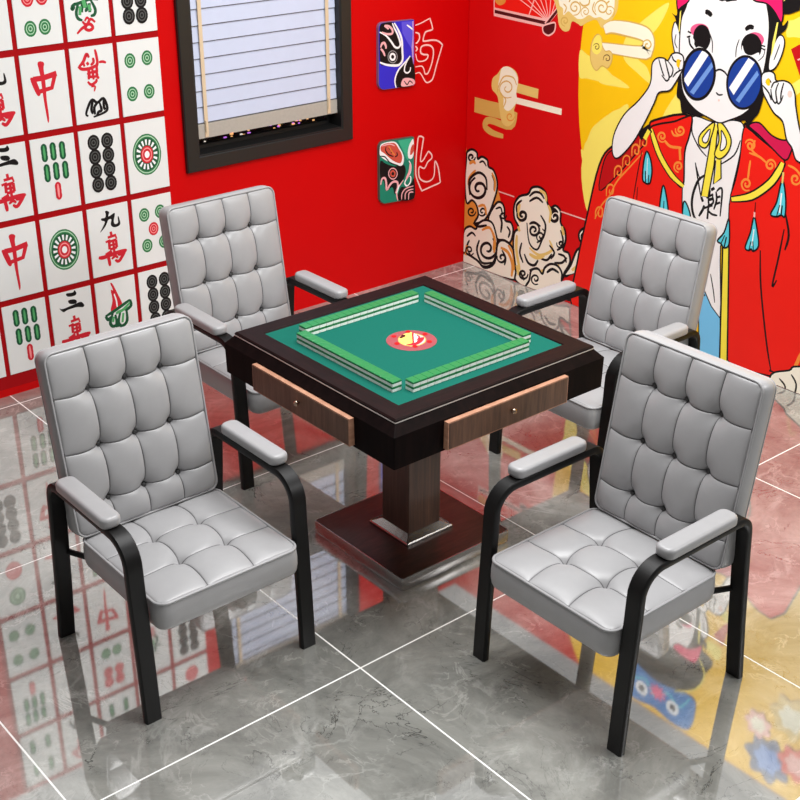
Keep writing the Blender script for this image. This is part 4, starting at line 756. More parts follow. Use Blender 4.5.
def floor_material():
    m, nt, b = nodes('polished_grey_marble'); L = nt.links
    tc = N(nt, 'ShaderNodeTexCoord'); P = tc.outputs['Object']
    n1 = N(nt, 'ShaderNodeTexNoise', Scale=2.4, Detail=12, Roughness=.70, Distortion=.8); L.new(P, n1.inputs['Vector'])
    base = ramp(nt, [(.30, (112, 112, 108)), (.48, (148, 148, 142)), (.70, (186, 186, 179))]); L.new(n1.outputs['Fac'], base.inputs['Fac'])
    def vein(scale, width, dist, seed):
        mp = N(nt, 'ShaderNodeMapping'); mp.inputs['Location'].default_value = (seed, seed * .7, 0)
        L.new(P, mp.inputs['Vector'])
        n = N(nt, 'ShaderNodeTexNoise', Scale=scale, Detail=7, Roughness=.6, Distortion=dist); L.new(mp.outputs['Vector'], n.inputs['Vector'])
        s = N(nt, 'ShaderNodeMath', operation='SUBTRACT'); s.inputs[1].default_value = .5; L.new(n.outputs['Fac'], s.inputs[0])
        a = N(nt, 'ShaderNodeMath', operation='ABSOLUTE'); L.new(s.outputs[0], a.inputs[0])
        r = ramp(nt, [(0, (1, 1, 1, 1)), (width, (0, 0, 0, 1))]); L.new(a.outputs[0], r.inputs['Fac'])
        g = N(nt, 'ShaderNodeTexNoise', Scale=scale * 1.3, Detail=2); L.new(P, g.inputs['Vector'])
        gr = ramp(nt, [(.47, (0, 0, 0, 1)), (.62, (1, 1, 1, 1))]); L.new(g.outputs['Fac'], gr.inputs['Fac'])
        mu = N(nt, 'ShaderNodeMath', operation='MULTIPLY'); L.new(r.outputs['Color'], mu.inputs[0]); L.new(gr.outputs['Color'], mu.inputs[1])
        return mu.outputs[0]
    def mix(a, bcol, fac, k):
        mm = N(nt, 'ShaderNodeMath', operation='MULTIPLY'); mm.inputs[1].default_value = k; L.new(fac, mm.inputs[0])
        x = N(nt, 'ShaderNodeMixRGB'); L.new(mm.outputs[0], x.inputs['Fac']); L.new(a, x.inputs['Color1'])
        x.inputs['Color2'].default_value = lin(bcol); return x.outputs['Color']
    c = mix(base.outputs['Color'], (206, 206, 200), vein(2.2, .028, 1.3, 3.1), .5)
    c = mix(c, (212, 211, 204), vein(6.5, .02, .9, 7.7), .45)
    c = mix(c, (58, 57, 54), vein(3.1, .0065, 1.6, 11.3), .85)
    c = mix(c, (64, 62, 58), vein(7.0, .006, 1.0, 5.9), .55)
    # grout joints: x every 0.94 m, y every 1.17 m
    sx = N(nt, 'ShaderNodeSeparateXYZ'); L.new(P, sx.inputs[0])
    def joint(out, off, pitch, w):
        a = N(nt, 'ShaderNodeMath', operation='SUBTRACT'); a.inputs[1].default_value = off; L.new(out, a.inputs[0])
        mdl = N(nt, 'ShaderNodeMath', operation='PINGPONG'); mdl.inputs[1].default_value = pitch / 2; L.new(a.outputs[0], mdl.inputs[0])
        l = N(nt, 'ShaderNodeMath', operation='LESS_THAN'); l.inputs[1].default_value = w / 2; L.new(mdl.outputs[0], l.inputs[0]); return l.outputs[0]
    mx = N(nt, 'ShaderNodeMath', operation='MAXIMUM')
    L.new(joint(sx.outputs['X'], -.596, .94, .0055), mx.inputs[0]); L.new(joint(sx.outputs['Y'], -.468, 1.17, .0055), mx.inputs[1])
    c = mix(c, (246, 246, 243), mx.outputs[0], 1)
    df = N(nt, 'ShaderNodeBsdfDiffuse'); L.new(c, df.inputs['Color'])
    gl = N(nt, 'ShaderNodeBsdfGlossy', Roughness=.035); gl.inputs['Color'].default_value = (1, 1, 1, 1)
    fr = N(nt, 'ShaderNodeLayerWeight', Blend=.30)
    fm = N(nt, 'ShaderNodeMapRange'); L.new(fr.outputs['Fresnel'], fm.inputs['Value'])
    fm.inputs['From Min'].default_value = 0; fm.inputs['From Max'].default_value = 1; fm.inputs['To Min'].default_value = .31; fm.inputs['To Max'].default_value = .60
    gj = N(nt, 'ShaderNodeMath', operation='MULTIPLY_ADD'); L.new(mx.outputs[0], gj.inputs[0]); gj.inputs[1].default_value = -.3; L.new(fm.outputs['Result'], gj.inputs[2])
    ms = N(nt, 'ShaderNodeMixShader'); L.new(gj.outputs[0], ms.inputs['Fac']); L.new(df.outputs[0], ms.inputs[1]); L.new(gl.outputs[0], ms.inputs[2])
    out = nt.nodes['Material Output']; L.new(ms.outputs[0], out.inputs['Surface']); nt.nodes.remove(b)
    return m

PAL = dict(
 red=(212,4,6), robe=(236,26,12), dred=(190,10,16), crim=(205,20,75), pink=(232,24,100), cheek=(236,90,135),
 yel=(250,198,8), lem=(250,232,104), gold=(232,200,112), tan=(216,176,88), cream=(246,240,220), ivory=(248,244,216),
 skin=(242,239,236), black=(14,12,12), navy=(20,60,146), lblue=(110,150,215), white=(246,247,247), trim=(248,228,70),
 cyan=(90,206,220), sky=(118,194,234), blush=(246,205,190), orange=(226,150,60), maroon=(80,16,16), rose=(246,186,176), og=(242,140,54),
 blue=(40,120,190), flower=(232,80,60), leaf=(70,90,130),
 green=(44,118,68), mint=(176,214,180), dgreen=(22,84,52), green2=(86,170,104), red2=(206,32,48), pinkish=(244,150,150), dgrey=(84,86,84),
 mblue=(52,44,200), mlblue=(92,84,222), mpink=(240,178,182), mgrey=(150,150,150), mlilac=(186,150,214), mgreen=(24,130,104), mint2=(60,180,140), mred=(206,84,66), orange2=(226,130,60),
 letter=(250,206,198))
_pm = {}
def paint_mat(key):
    if key not in _pm:
        _pm[key] = plain('paint_' + key, PAL[key], rough=.55, spec=.25, var=.02, scale=6)
    return _pm[key]

M = {}
M['leather'] = plain('grey_leather', (160, 159, 160), rough=.34, spec=.5, var=.02, scale=30, bump=.08, bscale=420)
M['leather_shaded'] = plain('shaded_leather_button', (56, 55, 55), rough=.5, var=.03)  # button leather darkened to stand for the shade in the tuft dimples
M['seam_shade'] = plain('dark_seam_shade', (104, 103, 104), rough=.5, var=.03)  # stitched seam lines, with the groove shade put into a darker grey
M['black_wood'] = wood('black_lacquered_wood', (9, 8, 8), (20, 18, 17), scale=(20, 20, 6), rough=.42, spec=.25)
M['top_wood'] = wood('dark_mahogany', (13, 5, 5), (38, 17, 16), scale=(12, 90, 12), rough=.5, spec=.12)
M['top_wood2'] = wood('dark_mahogany_cross', (13, 5, 5), (38, 17, 16), scale=(90, 12, 12), rough=.5, spec=.12)
M['apron'] = wood('black_brown_wood', (10, 6, 6), (26, 15, 14), scale=(40, 40, 6), rough=.55, spec=.05)
M['drawer'] = wood('walnut_drawer_front', (74, 50, 37), (126, 91, 70), scale=(70, 70, 5), rough=.42)
M['drawer_edge'] = wood('lit_walnut_edge', (160, 112, 88), (204, 156, 128), scale=(20, 20, 60), rough=.4)  # drawer edges: the lit look put into a paler walnut colour
M['column'] = wood('walnut_column', (54, 34, 26), (100, 68, 52), scale=(80, 80, 4), rough=.45)
M['base_wood'] = wood('dark_walnut_base', (44, 23, 18), (86, 50, 42), scale=(12, 60, 12), rough=.4)
M['chrome'] = plain('polished_steel', (172, 168, 166), rough=.26, metal=1, var=.02)
M['strip'] = plain('silver_inlay_strip', (214, 206, 200), rough=.3, metal=.6, var=.02)
M['knob'] = plain('brushed_knob', (176, 150, 130), rough=.25, metal=1, var=.02)
M['felt'] = plain('green_felt', (20, 96, 83), rough=.85, spec=.08, var=.05, scale=260)
M['tile_green'] = plain('green_tile_back', (24, 124, 66), rough=.35, var=.02)
M['tile_white'] = plain('ivory_tile_body', (246, 248, 242), rough=.3, var=.01)
M['tile_base'] = plain('dark_green_tile_edge', (20, 90, 60), rough=.35, var=.02)
M['disc'] = plain('pink_plastic_disc', (156, 74, 80), rough=.35, var=.03)
M['wall_red'] = plain('red_wall_paint', (200, 0, 3), rough=.5, spec=.12, var=.025, scale=3)
M['line_red'] = plain('deep_red_wallpaper', (164, 6, 14), rough=.55, spec=.12, var=.02)
M['card'] = plain('white_panel', (230, 232, 230), rough=.45, spec=.3, var=.012, scale=8)
M['frame'] = plain('black_window_frame', (27, 29, 28), rough=.4, var=.04)
M['recess'] = plain('black_recess', (16, 16, 16), rough=.5, var=.05)
M['slat'] = plain('pale_blue_blind_fabric', (196, 204, 226), rough=.7, spec=.2, var=.02, scale=14)
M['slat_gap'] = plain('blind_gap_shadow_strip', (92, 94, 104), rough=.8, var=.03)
M['rail'] = plain('taupe_blind_rail', (172, 166, 156), rough=.7, var=.04, scale=90)
M['tape'] = plain('tan_ladder_tape', (214, 192, 160), rough=.7, var=.03)
M['night'] = plain('night_black', (10, 9, 12), rough=.8, var=.1)
M['mask_edge'] = plain('mask_board_edge', (120, 96, 130), rough=.35, var=.05)
M['mask_edge2'] = plain('mask_board_edge_green', (80, 88, 80), rough=.35, var=.05)
M['floor'] = floor_material()
def glass():
    m, nt, b = nodes('window_glass')
    b.inputs['Base Color'].default_value = (.9, .95, 1, 1); b.inputs['Roughness'].default_value = .02
    b.inputs['Transmission Weight'].default_value = 1; b.inputs['IOR'].default_value = 1.1
    return m
M['glass'] = glass()
def lampmat(name, c, s):
    m, nt, b = nodes(name); b.inputs['Emission Color'].default_value = lin(c); b.inputs['Emission Strength'].default_value = s
    b.inputs['Base Color'].default_value = lin(c); return m

# ------------------------------------------------------------------ object helpers
def link(name, verts, faces, mats, idx=None, parent=None, smooth=False, angle=None):
    me = bpy.data.meshes.new(name); me.from_pydata([tuple(v) for v in verts], [], faces)
    for m in (mats if isinstance(mats, (list, tuple)) else [mats]): me.materials.append(m)
    if idx: me.polygons.foreach_set('material_index', idx)
    me.validate(); me.update()
    bm = bmesh.new(); bm.from_mesh(me); bmesh.ops.recalc_face_normals(bm, faces=bm.faces); bm.to_mesh(me); bm.free()
    if smooth:
        me.shade_smooth()
        if angle: me.set_sharp_from_angle(angle=math.radians(angle))
    o = bpy.data.objects.new(name, me); C.objects.link(o)
    if parent: o.parent = parent
    return o

def tag(o, label=None, cat=None, group=None, kind=None):
    if label: o['label'] = label
    if cat: o['category'] = cat
    if group: o['group'] = group
    if kind: o['kind'] = kind
    return o

def empty(name, loc, rz=0):
    o = bpy.data.objects.new(name, None); C.objects.link(o); o.location = loc; o.rotation_euler = (0, 0, rz)
    o.empty_display_size = .1; return o

def copy_tree(o, parent=None):
    c = o.copy(); C.objects.link(c)
    if parent: c.parent = parent
    for ch in o.children: copy_tree(ch, c)
    return c

class G:
    """collects simple shapes into one mesh"""
    def __init__(s): s.v = []; s.f = []; s.i = []
    def add(s, v, f, mi=0):
        n = len(s.v); s.v += [tuple(x) for x in v]; s.f += [tuple(a + n for a in q) for q in f]; s.i += [mi] * len(f); return s
    def box(s, x0, x1, y0, y1, z0, z1, mi=0):
        return s.add([(x0,y0,z0),(x1,y0,z0),(x1,y1,z0),(x0,y1,z0),(x0,y0,z1),(x1,y0,z1),(x1,y1,z1),(x0,y1,z1)],
                     [(0,3,2,1),(4,5,6,7),(0,1,5,4),(1,2,6,5),(2,3,7,6),(3,0,4,7)], mi)
    def loft(s, rings, mi=0, caps=True, mis=None):
        n = len(rings[0]); v = [p for r in rings for p in r]; f = []; ids = []
        for k in range(len(rings) - 1):
            for a in range(n):
                b = (a + 1) % n; f.append((k*n+a, k*n+b, (k+1)*n+b, (k+1)*n+a)); ids.append(mis[k] if mis else mi)
        if caps:
            f.append(tuple(range(n))[::-1]); ids.append(mis[0] if mis else mi)
            f.append(tuple((len(rings)-1)*n + a for a in range(n))); ids.append(mis[-1] if mis else mi)
        m0 = len(s.v); s.v += [tuple(x) for x in v]; s.f += [tuple(a + m0 for a in q) for q in f]; s.i += ids; return s
    def tube(s, pts, r, n=8, closed=False, mi=0):
        pts = [Vector(p) for p in pts]; K = len(pts); rings = []
        for i, p in enumerate(pts):
            a = pts[(i-1) % K] if (closed or i) else p; b = pts[(i+1) % K] if (closed or i < K-1) else p
            t = (b - a).normalized(); u = t.cross(Vector((0, 0, 1)))
            if u.length < 1e-3: u = t.cross(Vector((0, 1, 0)))
            u.normalize(); w = u.cross(t)
            rings.append([p + r*(math.cos(2*PI*j/n)*u + math.sin(2*PI*j/n)*w) for j in range(n)])
        if closed:
            m0 = len(s.v); s.v += [tuple(x) for rg in rings for x in rg]
            for k in range(K):
                for a in range(n):
                    b = (a+1) % n; k2 = (k+1) % K; s.f.append((m0+k*n+a, m0+k*n+b, m0+k2*n+b, m0+k2*n+a)); s.i.append(mi)
            return s
        return s.loft(rings, mi)
    def build(s, name, mats, parent=None, smooth=False, angle=35):
        return link(name, s.v, s.f, mats, s.i, parent, smooth, angle)

def rrect(a, b, r, z=0, n=5, cx=0, cy=0):
    o = []
    for qx, qy, a0 in ((1,1,0),(-1,1,90),(-1,-1,180),(1,-1,270)):
        for k in range(n + 1):
            t = math.radians(a0 + 90*k/n); o.append((cx + qx*(a-r) + r*math.cos(t), cy + qy*(b-r) + r*math.sin(t), z))
    return o

def slab(g, a, b, r, z0, z1, e=.004, cx=0, cy=0, n=5, mi=0, es=3):
    """rounded-corner slab with rounded upper and lower edges"""
    rings = []
    for k in range(es + 1):
        t = PI/2*k/es; rings.append(rrect(a - e*(1-math.sin(t)), b - e*(1-math.sin(t)), max(r - e*(1-math.sin(t)), .0005), z0 + e*(1-math.cos(t)), n, cx, cy))
    for k in range(es + 1):
        t = PI/2*k/es; rings.append(rrect(a - e*(1-math.cos(t)), b - e*(1-math.cos(t)), max(r - e*(1-math.cos(t)), .0005), z1 - e*(1-math.sin(t)), n, cx, cy))
    return g.loft(rings, mi)

# ------------------------------------------------------------------ flat painting (murals, panels, masks)
def catmull(p, closed, n=4):
    K = len(p); out = []
    rng = range(K) if closed else range(K - 1)
    for i in rng:
        if closed: a, b, c, d = p[i-1], p[i], p[(i+1) % K], p[(i+2) % K]
        else: a, b, c, d = p[max(i-1, 0)], p[i], p[i+1], p[min(i+2, K-1)]
        for k in range(n):
            t = k / n
            out.append(tuple(.5*((2*b[j]) + (c[j]-a[j])*t + (2*a[j]-5*b[j]+4*c[j]-d[j])*t*t + (3*b[j]-a[j]-3*c[j]+d[j])*t**3) for j in (0, 1)))
    if not closed: out.append(p[-1])
    return out

def parse(txt):
    ops = []
    for ln in txt.strip().split('\n'):
        if ln.startswith('#'): ops.append(('#', ln[2:])); continue
        k, part, col, s, w, q = ln.split(' ')
        q = [int(x) / 1000 for x in q.split(',')]
        ops.append((k, part, col, int(s), int(w) / 1000, list(zip(q[::2], q[1::2]))))
    return ops

class Paint:
    def __init__(s, to3, eps=6e-5): s.to3 = to3; s.eps = eps; s.n = 0; s.parts = {}
    def draw(s, op, part=None):
        k, pt, col, sm, w, q = op; part = part or pt; s.n += 1; h = s.n * s.eps
        d = s.parts.setdefault(part, dict(v=[], f=[], i=[], m=[]))
        if col not in d['m']: d['m'].append(col)
        mi = d['m'].index(col)
        if k in 'f': 
            p = catmull(q, True) if sm else q
            n0 = len(d['v']); d['v'] += [s.to3(x, y, h) for x, y in p]
            for t in tessellate_polygon([[Vector((x, y, 0)) for x, y in p]]):
                if len(set(t)) == 3: d['f'].append(tuple(n0 + a for a in t)); d['i'].append(mi)
        else:
            closed = k == 'c'
            p = (catmull(q, closed) if (sm and len(q) > 2) else q); K = len(p); n0 = len(d['v'])
            for i in range(K):
                a = p[i-1] if (closed or i) else p[i]; b = p[(i+1) % K] if (closed or i < K-1) else p[i]
                tx, ty = b[0]-a[0], b[1]-a[1]; L = math.hypot(tx, ty) or 1e-9
                hw = w/2
                if not closed and K > 4 and sm: hw *= .62 + .38*min(1, 4*min(i, K-1-i)/(K-1))
                nx, ny = -ty/L*hw, tx/L*hw
                d['v'] += [s.to3(p[i][0]+nx, p[i][1]+ny, h), s.to3(p[i][0]-nx, p[i][1]-ny, h)]
            for i in range(K if closed else K-1):
                j = (i+1) % K; d['f'].append((n0+2*i, n0+2*i+1, n0+2*j+1, n0+2*j)); d['i'].append(mi)
    def mesh(s, part, name, parent=None):
        d = s.parts[part]
        me = bpy.data.meshes.new(name); me.from_pydata(d['v'], [], d['f'])
        for c in d['m']: me.materials.append(paint_mat(c))
        me.polygons.foreach_set('material_index', d['i']); me.update()
        o = bpy.data.objects.new(name, me); C.objects.link(o)
        if parent: o.parent = parent
        return o

# ------------------------------------------------------------------ the room
tag(G().box(-3.6, XW + .1, -4.2, YW + .1, -.06, 0).build('floor', M['floor']), 'polished grey marble floor tiles with white grout lines', 'floor', kind='structure')
OX0, OX1, OZ0, OZ1 = .413, 1.212, .878, 1.985      # window opening
g = G().box(-2.4, OX0, YW, YW + .1, 0, WH).box(OX1, XW + .1, YW, YW + .1, 0, WH).box(OX0, OX1, YW, YW + .1, 0, OZ0).box(OX0, OX1, YW, YW + .1, OZ1, WH)
tag(g.build('wall_left', M['wall_red']), 'glossy red wall with the window and the mahjong panels', 'wall', kind='structure')
tag(G().box(XW, XW + .1, -1.7, YW, 0, WH).build('wall_right', M['wall_red']), 'red wall that carries the painted mural', 'wall', kind='structure')

# window: casing, sill, pane
def ring_frame(x0, x1, z0, z1, w, y0, y1, bev):
    g = G(); o = [(x0,z0),(x1,z0),(x1,z1),(x0,z1)]
    def rg(d, y): return [(x0+d, y, z0+d), (x1-d, y, z0+d), (x1-d, y, z1-d), (x0+d, y, z1-d)]
    rings = [rg(0, y1), rg(0, y0+bev), rg(bev, y0), rg(w-bev, y0), rg(w, y0+bev), rg(w, y1)]
    m0 = 0; v = [p for r in rings for p in r]; f = []
    for k in range(6):
        k2 = (k+1) % 6
        for a in range(4):
            b = (a+1) % 4; f.append((k*4+a, k*4+b, k2*4+b, k2*4+a))
    return g.add(v, f)
win = ring_frame(OX0-.065, OX1+.065, OZ0-.068, OZ1+.065, .065, YW-.022, YW-.0005, .004).build('window_1', M['frame'])
tag(win, 'black framed window in the red wall', 'window', kind='structure')
ring_frame(OX0-.002, OX1+.002, OZ0-.002, OZ1+.002, .006, YW-.018, YW+.099, .001).build('window_frame', M['recess'], win)
ring_frame(OX0+.003, OX1-.003, OZ0+.003, OZ1-.003, .02, YW+.07, YW+.098, .002).build('window_sash', M['recess'], win)
G().box(OX0+.024, OX1-.024, YW+.082, YW+.087, OZ0+.024, OZ1-.024).build('window_pane', M['glass'], win)
tag(G().box(OX0-.6, OX1+1.0, YW+.5, YW+.52, .2, 2.6).build('outside_backdrop', M['night']), 'dark night outside the window', 'night view', kind='structure')
import random
rnd = random.Random(5); g = G()
for k in range(110):
    x = rnd.uniform(.55, 1.75); z = .80 + rnd.uniform(-.07, .06); s = rnd.uniform(.003, .008)
    g.box(x, x+s*2, YW+.492, YW+.5005, z, z+s*1.6, rnd.choice((0, 0, 0, 1, 2)))
tag(g.build('city_lights', [lampmat('city_amber', (255, 190, 120), .8), lampmat('city_white', (255, 240, 220), .8), lampmat('city_violet', (220, 130, 255), .8)]),
    'tiny city lights glowing in the dark below the blind', 'lights', kind='stuff')

# blind
bl = empty('window_blind', ((OX0+OX1)/2, YW+.018, .995))
tag(bl, 'pale blue slatted blind with tan tapes hanging in the black window', 'blind')
bx0, bx1, by = OX0+.006-(OX0+OX1)/2, OX1-.006-(OX0+OX1)/2, 0
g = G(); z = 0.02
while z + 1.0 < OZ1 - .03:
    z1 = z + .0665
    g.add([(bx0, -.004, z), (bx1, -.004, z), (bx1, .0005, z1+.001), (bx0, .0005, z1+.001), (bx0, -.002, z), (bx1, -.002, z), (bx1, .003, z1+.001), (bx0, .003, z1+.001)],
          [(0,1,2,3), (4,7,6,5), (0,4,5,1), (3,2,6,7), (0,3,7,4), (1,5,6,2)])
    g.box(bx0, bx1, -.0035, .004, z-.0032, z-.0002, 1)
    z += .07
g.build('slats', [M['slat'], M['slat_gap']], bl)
g = G(); g.box(bx0, bx1, -.008, .012, -.05, .014); g.build('bottom_rail', M['rail'], bl)
G().box(bx0, bx1, -.012, .02, OZ1-1.025, OZ1-.997).build('head_rail', M['rail'], bl)
for tx in (bx0+.055, bx1-.052):
    tp = G().box(tx-.009, tx+.009, -.0125, -.0095, -.045, OZ1-1.025).build('ladder_tape', M['tape'], bl)
    G().tube([(tx-.004, -.016, .03), (tx-.004, -.016, -.02)], .004, 8).build('cord_end', M['tape'], tp)

# ------------------------------------------------------------------ white mahjong panels on the left wall
gl = {}
cur = None
for op in parse(GLYPH):
    if op[0] == '#': cur = op[1]; gl[cur] = []
    else: gl[cur].append(op)
PW, PH = .1945, .3085
def panel(c, r, glyphs, label, rot=False):
    x = .1615 - .2152*c; z = 1.4135 - .3366*(r-2) - .1545
    o = G().box(-PW/2, PW/2, -.004, 0, -PH/2, PH/2).build('wall_panel', M['card'])
    o.location = (x, YW - .0004, z)
    tag(o, label, 'wall panel', 'white mahjong panels on the red wall')
    if glyphs:
        s = -1 if rot else 1
        P = Paint(lambda u, v, h: (s*u, -.004 - h, s*v), 5e-5)
        for gname in glyphs:
            for op in gl[gname]:
                if rot: op = op
                P.draw(op, 'symbol')
        P.mesh('symbol', 'printed_symbol', o)
g = G()
tag(G().box(-.815, .2615, YW-.0006, YW-.0001, .035, 2.105).build('trim_1', M['line_red']), 'deep red grid paper behind the white panels', 'wall covering', kind='structure')
VIS = [
 (0,1,['eight_dots'],'white wall panel with black dots at the top right, beside the window top'),
 (0,2,['four_dots'],'white wall panel with four green dots, beside the black window frame'),
 (0,3,['wheel'],'white wall panel with a large green and red wheel, right column below the window'),
 (0,4,['five_dots'],'white wall panel with four green dots and a red one behind the far left chair'),
 (0,5,['eight_dots'],'white wall panel with black dots half hidden between the two left chairs'),
 (1,1,['birdtop'],'white wall panel with green curls over a red tail at the top edge'),
 (1,2,['flower'],'white wall panel with a red character above a small black bowl'),
 (1,3,['eight_dots'],'white wall panel with eight black dots fully in view'),
 (1,4,['nine','wan'],'white wall panel with a black nine over a red wan character'),
 (1,5,['bird'],'white wall panel with red spikes rising from green curls above the near chair'),
 (2,1,['six_dots'],'white wall panel with two green dots under red dots at the top'),
 (2,2,['zhong'],'white wall panel with a red zhong character, second panel from the top'),
 (2,3,['seven_bamboo'],'white wall panel with seven bamboo sticks, left of the eight black dots'),
 (2,4,['wheel'],'white wall panel with a green and red wheel, left of the nine wan panel'),
 (2,5,['three','wan'],'white wall panel with a black three over red wan, above the near chair'),
 (3,1,[],'blank white wall panel in the top left corner'),
 (3,2,['nine','wan'],'white wall panel with wan character cut by the left edge, below the corner panel'),
 (3,3,['three','wan'],'white wall panel with three and wan cut by the left edge, above the lower zhong'),
 (3,4,['zhong'],'white wall panel with a red zhong character at the left edge, below a three wan'),
 (3,5,['seven_bamboo'],'white wall panel with seven bamboo sticks, lowest at the left edge'),
 (4,5,[],'blank white wall panel cut by the left edge, beside the lowest bamboo panel'),
 (0,0,['two_dots'],'white panel with one green and one red dot, seen mirrored in the floor'),
 (1,0,['zhong'],'white panel with a red zhong, seen only mirrored by the near chair leg'),
 (2,0,['four_bamboo'],'white panel with four bamboo sticks, seen only mirrored in the floor'),
 (3,0,['flower'],'white panel with red character and bowl, seen only mirrored in the floor'),
 (4,1,['seven_bamboo'],'white panel with seven bamboo sticks, seen only mirrored at the left edge'),
 (4,2,['four_dots'],'white panel with four green dots, seen only mirrored at the left edge'),
 (4,3,['two_dots'],'white panel with a green and a red dot, mirrored at the left edge'),
 (4,4,['eight_dots'],'white panel with black dots, seen only mirrored at the left edge'),
 (4,0,['four_bamboo'],'white panel with four bamboo sticks, mirrored in the bottom left corner'),
]
for a in VIS:
    gs = a[2]
    if gs == ['three', 'wan']:
        pass
    panel(*a)

# ------------------------------------------------------------------ mask boards and painted half characters
mk = {}; cur = None
for op in parse(MASK):
    if op[0] == '#': cur = op[1]; mk[cur] = []
    else: mk[cur].append(op)
for key, name, label, em in (('blue', 'opera_mask_board', 'blue and black half opera face board, upper of two', 'mask_edge'), ('green', 'opera_mask_board', 'green, black and red half opera face board, lower of two', 'mask_edge2')):
    out = [q for q in mk[key] if q[0] == 'o'][0][5]
    p = out
    cx = sum(a for a, b in p)/len(p); cz = sum(b for a, b in p)/len(p)
    g = G().loft([[(x-cx, 0, z-cz) for x, z in p], [(x-cx, -.015, z-cz) for x, z in p], [((x-cx)*.985, -.0175, (z-cz)*.99) for x, z in p]])
    o = g.build(name, M[em], smooth=False); o.location = (cx, YW + .0006, cz)
    tag(o, label, 'wall decoration', 'half opera mask boards')
    P = Paint(lambda u, v, h: (u-cx, -.0176-h, v-cz), 3e-5)
    x0, x1 = min(a for a, b in p), max(a for a, b in p); z0, z1 = min(b for a, b in p), max(b for a, b in p)
    for op in mk[key]:
        if op[0] != 'o':
            q = [(min(max(cx+(a-cx)*.985, x0+.003), x1-.003), min(max(cz+(b-cz)*.985, z0+.003), z1-.003)) for a, b in op[5]]
            P.draw((*op[:5], q))
    P.mesh('art', 'painted_face', o)
for key, label in (('letter_west', 'outlined half of a west wind character beside the blue mask board'), ('letter_north', 'outlined half of a north wind character beside the green mask board')):
    P = Paint(lambda u, v, h: (u, YW-.0012-h, v), 3e-5)
    P.n = -60; P.draw(mk[key][0]); P.n = 0          # painted relief, keyed into the wall
    for op in mk[key]: P.draw(op)
    o = P.mesh('stroke', 'outlined_character', None)
    o.location = (0, .0008, 0)
    tag(o, label, 'lettering', 'outlined half characters on the red wall')

# ------------------------------------------------------------------ the mural on the right wall
mural = G().box(XW-.003, XW-.0004, -1.68, YW-.004, .001, WH-.002).build('wall_mural', paint_mat('red'))
tag(mural, 'red and yellow painted mural of a figure in sunglasses covering the right wall', 'mural')
P = Paint(lambda u, v, h: (XW-.003-h, min(max(u, -1.675), YW-.006), min(max(v, .0025), WH-.004)), 1.6e-5)
for op in parse(MURAL): P.draw(op)
for part, name in (('sun','sun_disc'),('cloud_gold','gold_cloud'),('fan','folding_fan'),('cloud_top','gold_cloud'),('cloud_ribbon','ribbon_cloud'),('cloud_scroll','scroll_cloud'),('cloud_scroll2','scroll_cloud'),('cloud_scroll3','scroll_cloud'),('cloud_scroll4','scroll_cloud'),('line1','pale_line'),('line2','pale_line'),('flower','flowers')):
    o = P.mesh(part, name, mural)
    if part == 'flower': o['kind'] = 'stuff'
person = P.mesh('robe', 'painted_person', mural)
for part, name in (('shirt','shirt'),('collar','collar'),('collar2','collar'),('tassel1','tassel'),('tassel2','tassel'),('tassel3','tassel'),('tassel4','tassel'),('tassel5','tassel'),('tassel6','tassel'),('tassel7','tassel'),('bow','bow'),('hat','headdress'),('lion','headdress_ornament'),('hair','hair'),('face','face'),('eye1','eye'),('eye2','eye'),('headband','headband'),('headband2','headband'),('sunglasses','sunglasses'),('hand','hand'),('hand2','hand')):
    P.mesh(part, name, person)

# ------------------------------------------------------------------ mahjong table
HT = .76
T = empty('mahjong_table', (0, 0, 0)); tag(T, 'dark wood mahjong table with green felt top and square pedestal', 'table')
def mitre(a, b, prof, sides=(0, 1, 2, 3)):
    pass
hs, fs, hb = .4165, .3458, .4432
g = G()
for k in range(4):       # four mitred top rails
    c, s = round(math.cos(k*PI/2)), round(math.sin(k*PI/2))
    R = lambda p: (p[0]*c - p[1]*s, p[0]*s + p[1]*c, p[2])
    prof = [(fs, HT-.02), (fs, HT-.004), (fs+.003, HT), (hs-.004, HT), (hs, HT-.004), (hs, HT-.0095), (hs, HT-.02)]
    v = []; 
    for d, z in prof: v += [R((-d, -d, z)), R((d, -d, z))]
    n = len(prof); f = [(2*i, 2*i+1, 2*((i+1) % n)+1, 2*((i+1) % n)) for i in range(n)]
    g.add(v, f, k % 2)
g.build('top_frame', [M['top_wood'], M['top_wood2']], T)
g = G(); g.loft([rrect(hs+.0022, hs+.0022, .004, z, 3) for z in (HT-.0118, HT-.0095)]); g.build('inlay_strip', M['strip'], T)
g = G(); g.loft([rrect(fs-.001, fs-.001, .001, z, 2) for z in (HT-.012, HT-.0035)]); felt = g.build('playing_felt', M['felt'], T)
g = G(); g.loft([rrect(hs+.001, hs+.001, .003, HT-.0125, 3), rrect(hs+.004, hs+.004, .003, HT-.016, 3), rrect(hb-.004, hb-.004, .004, .7235, 3), rrect(hb, hb, .004, .7195, 3), rrect(hb-.002, hb-.002, .004, .614, 3)])
g.build('apron', M['apron'], T)
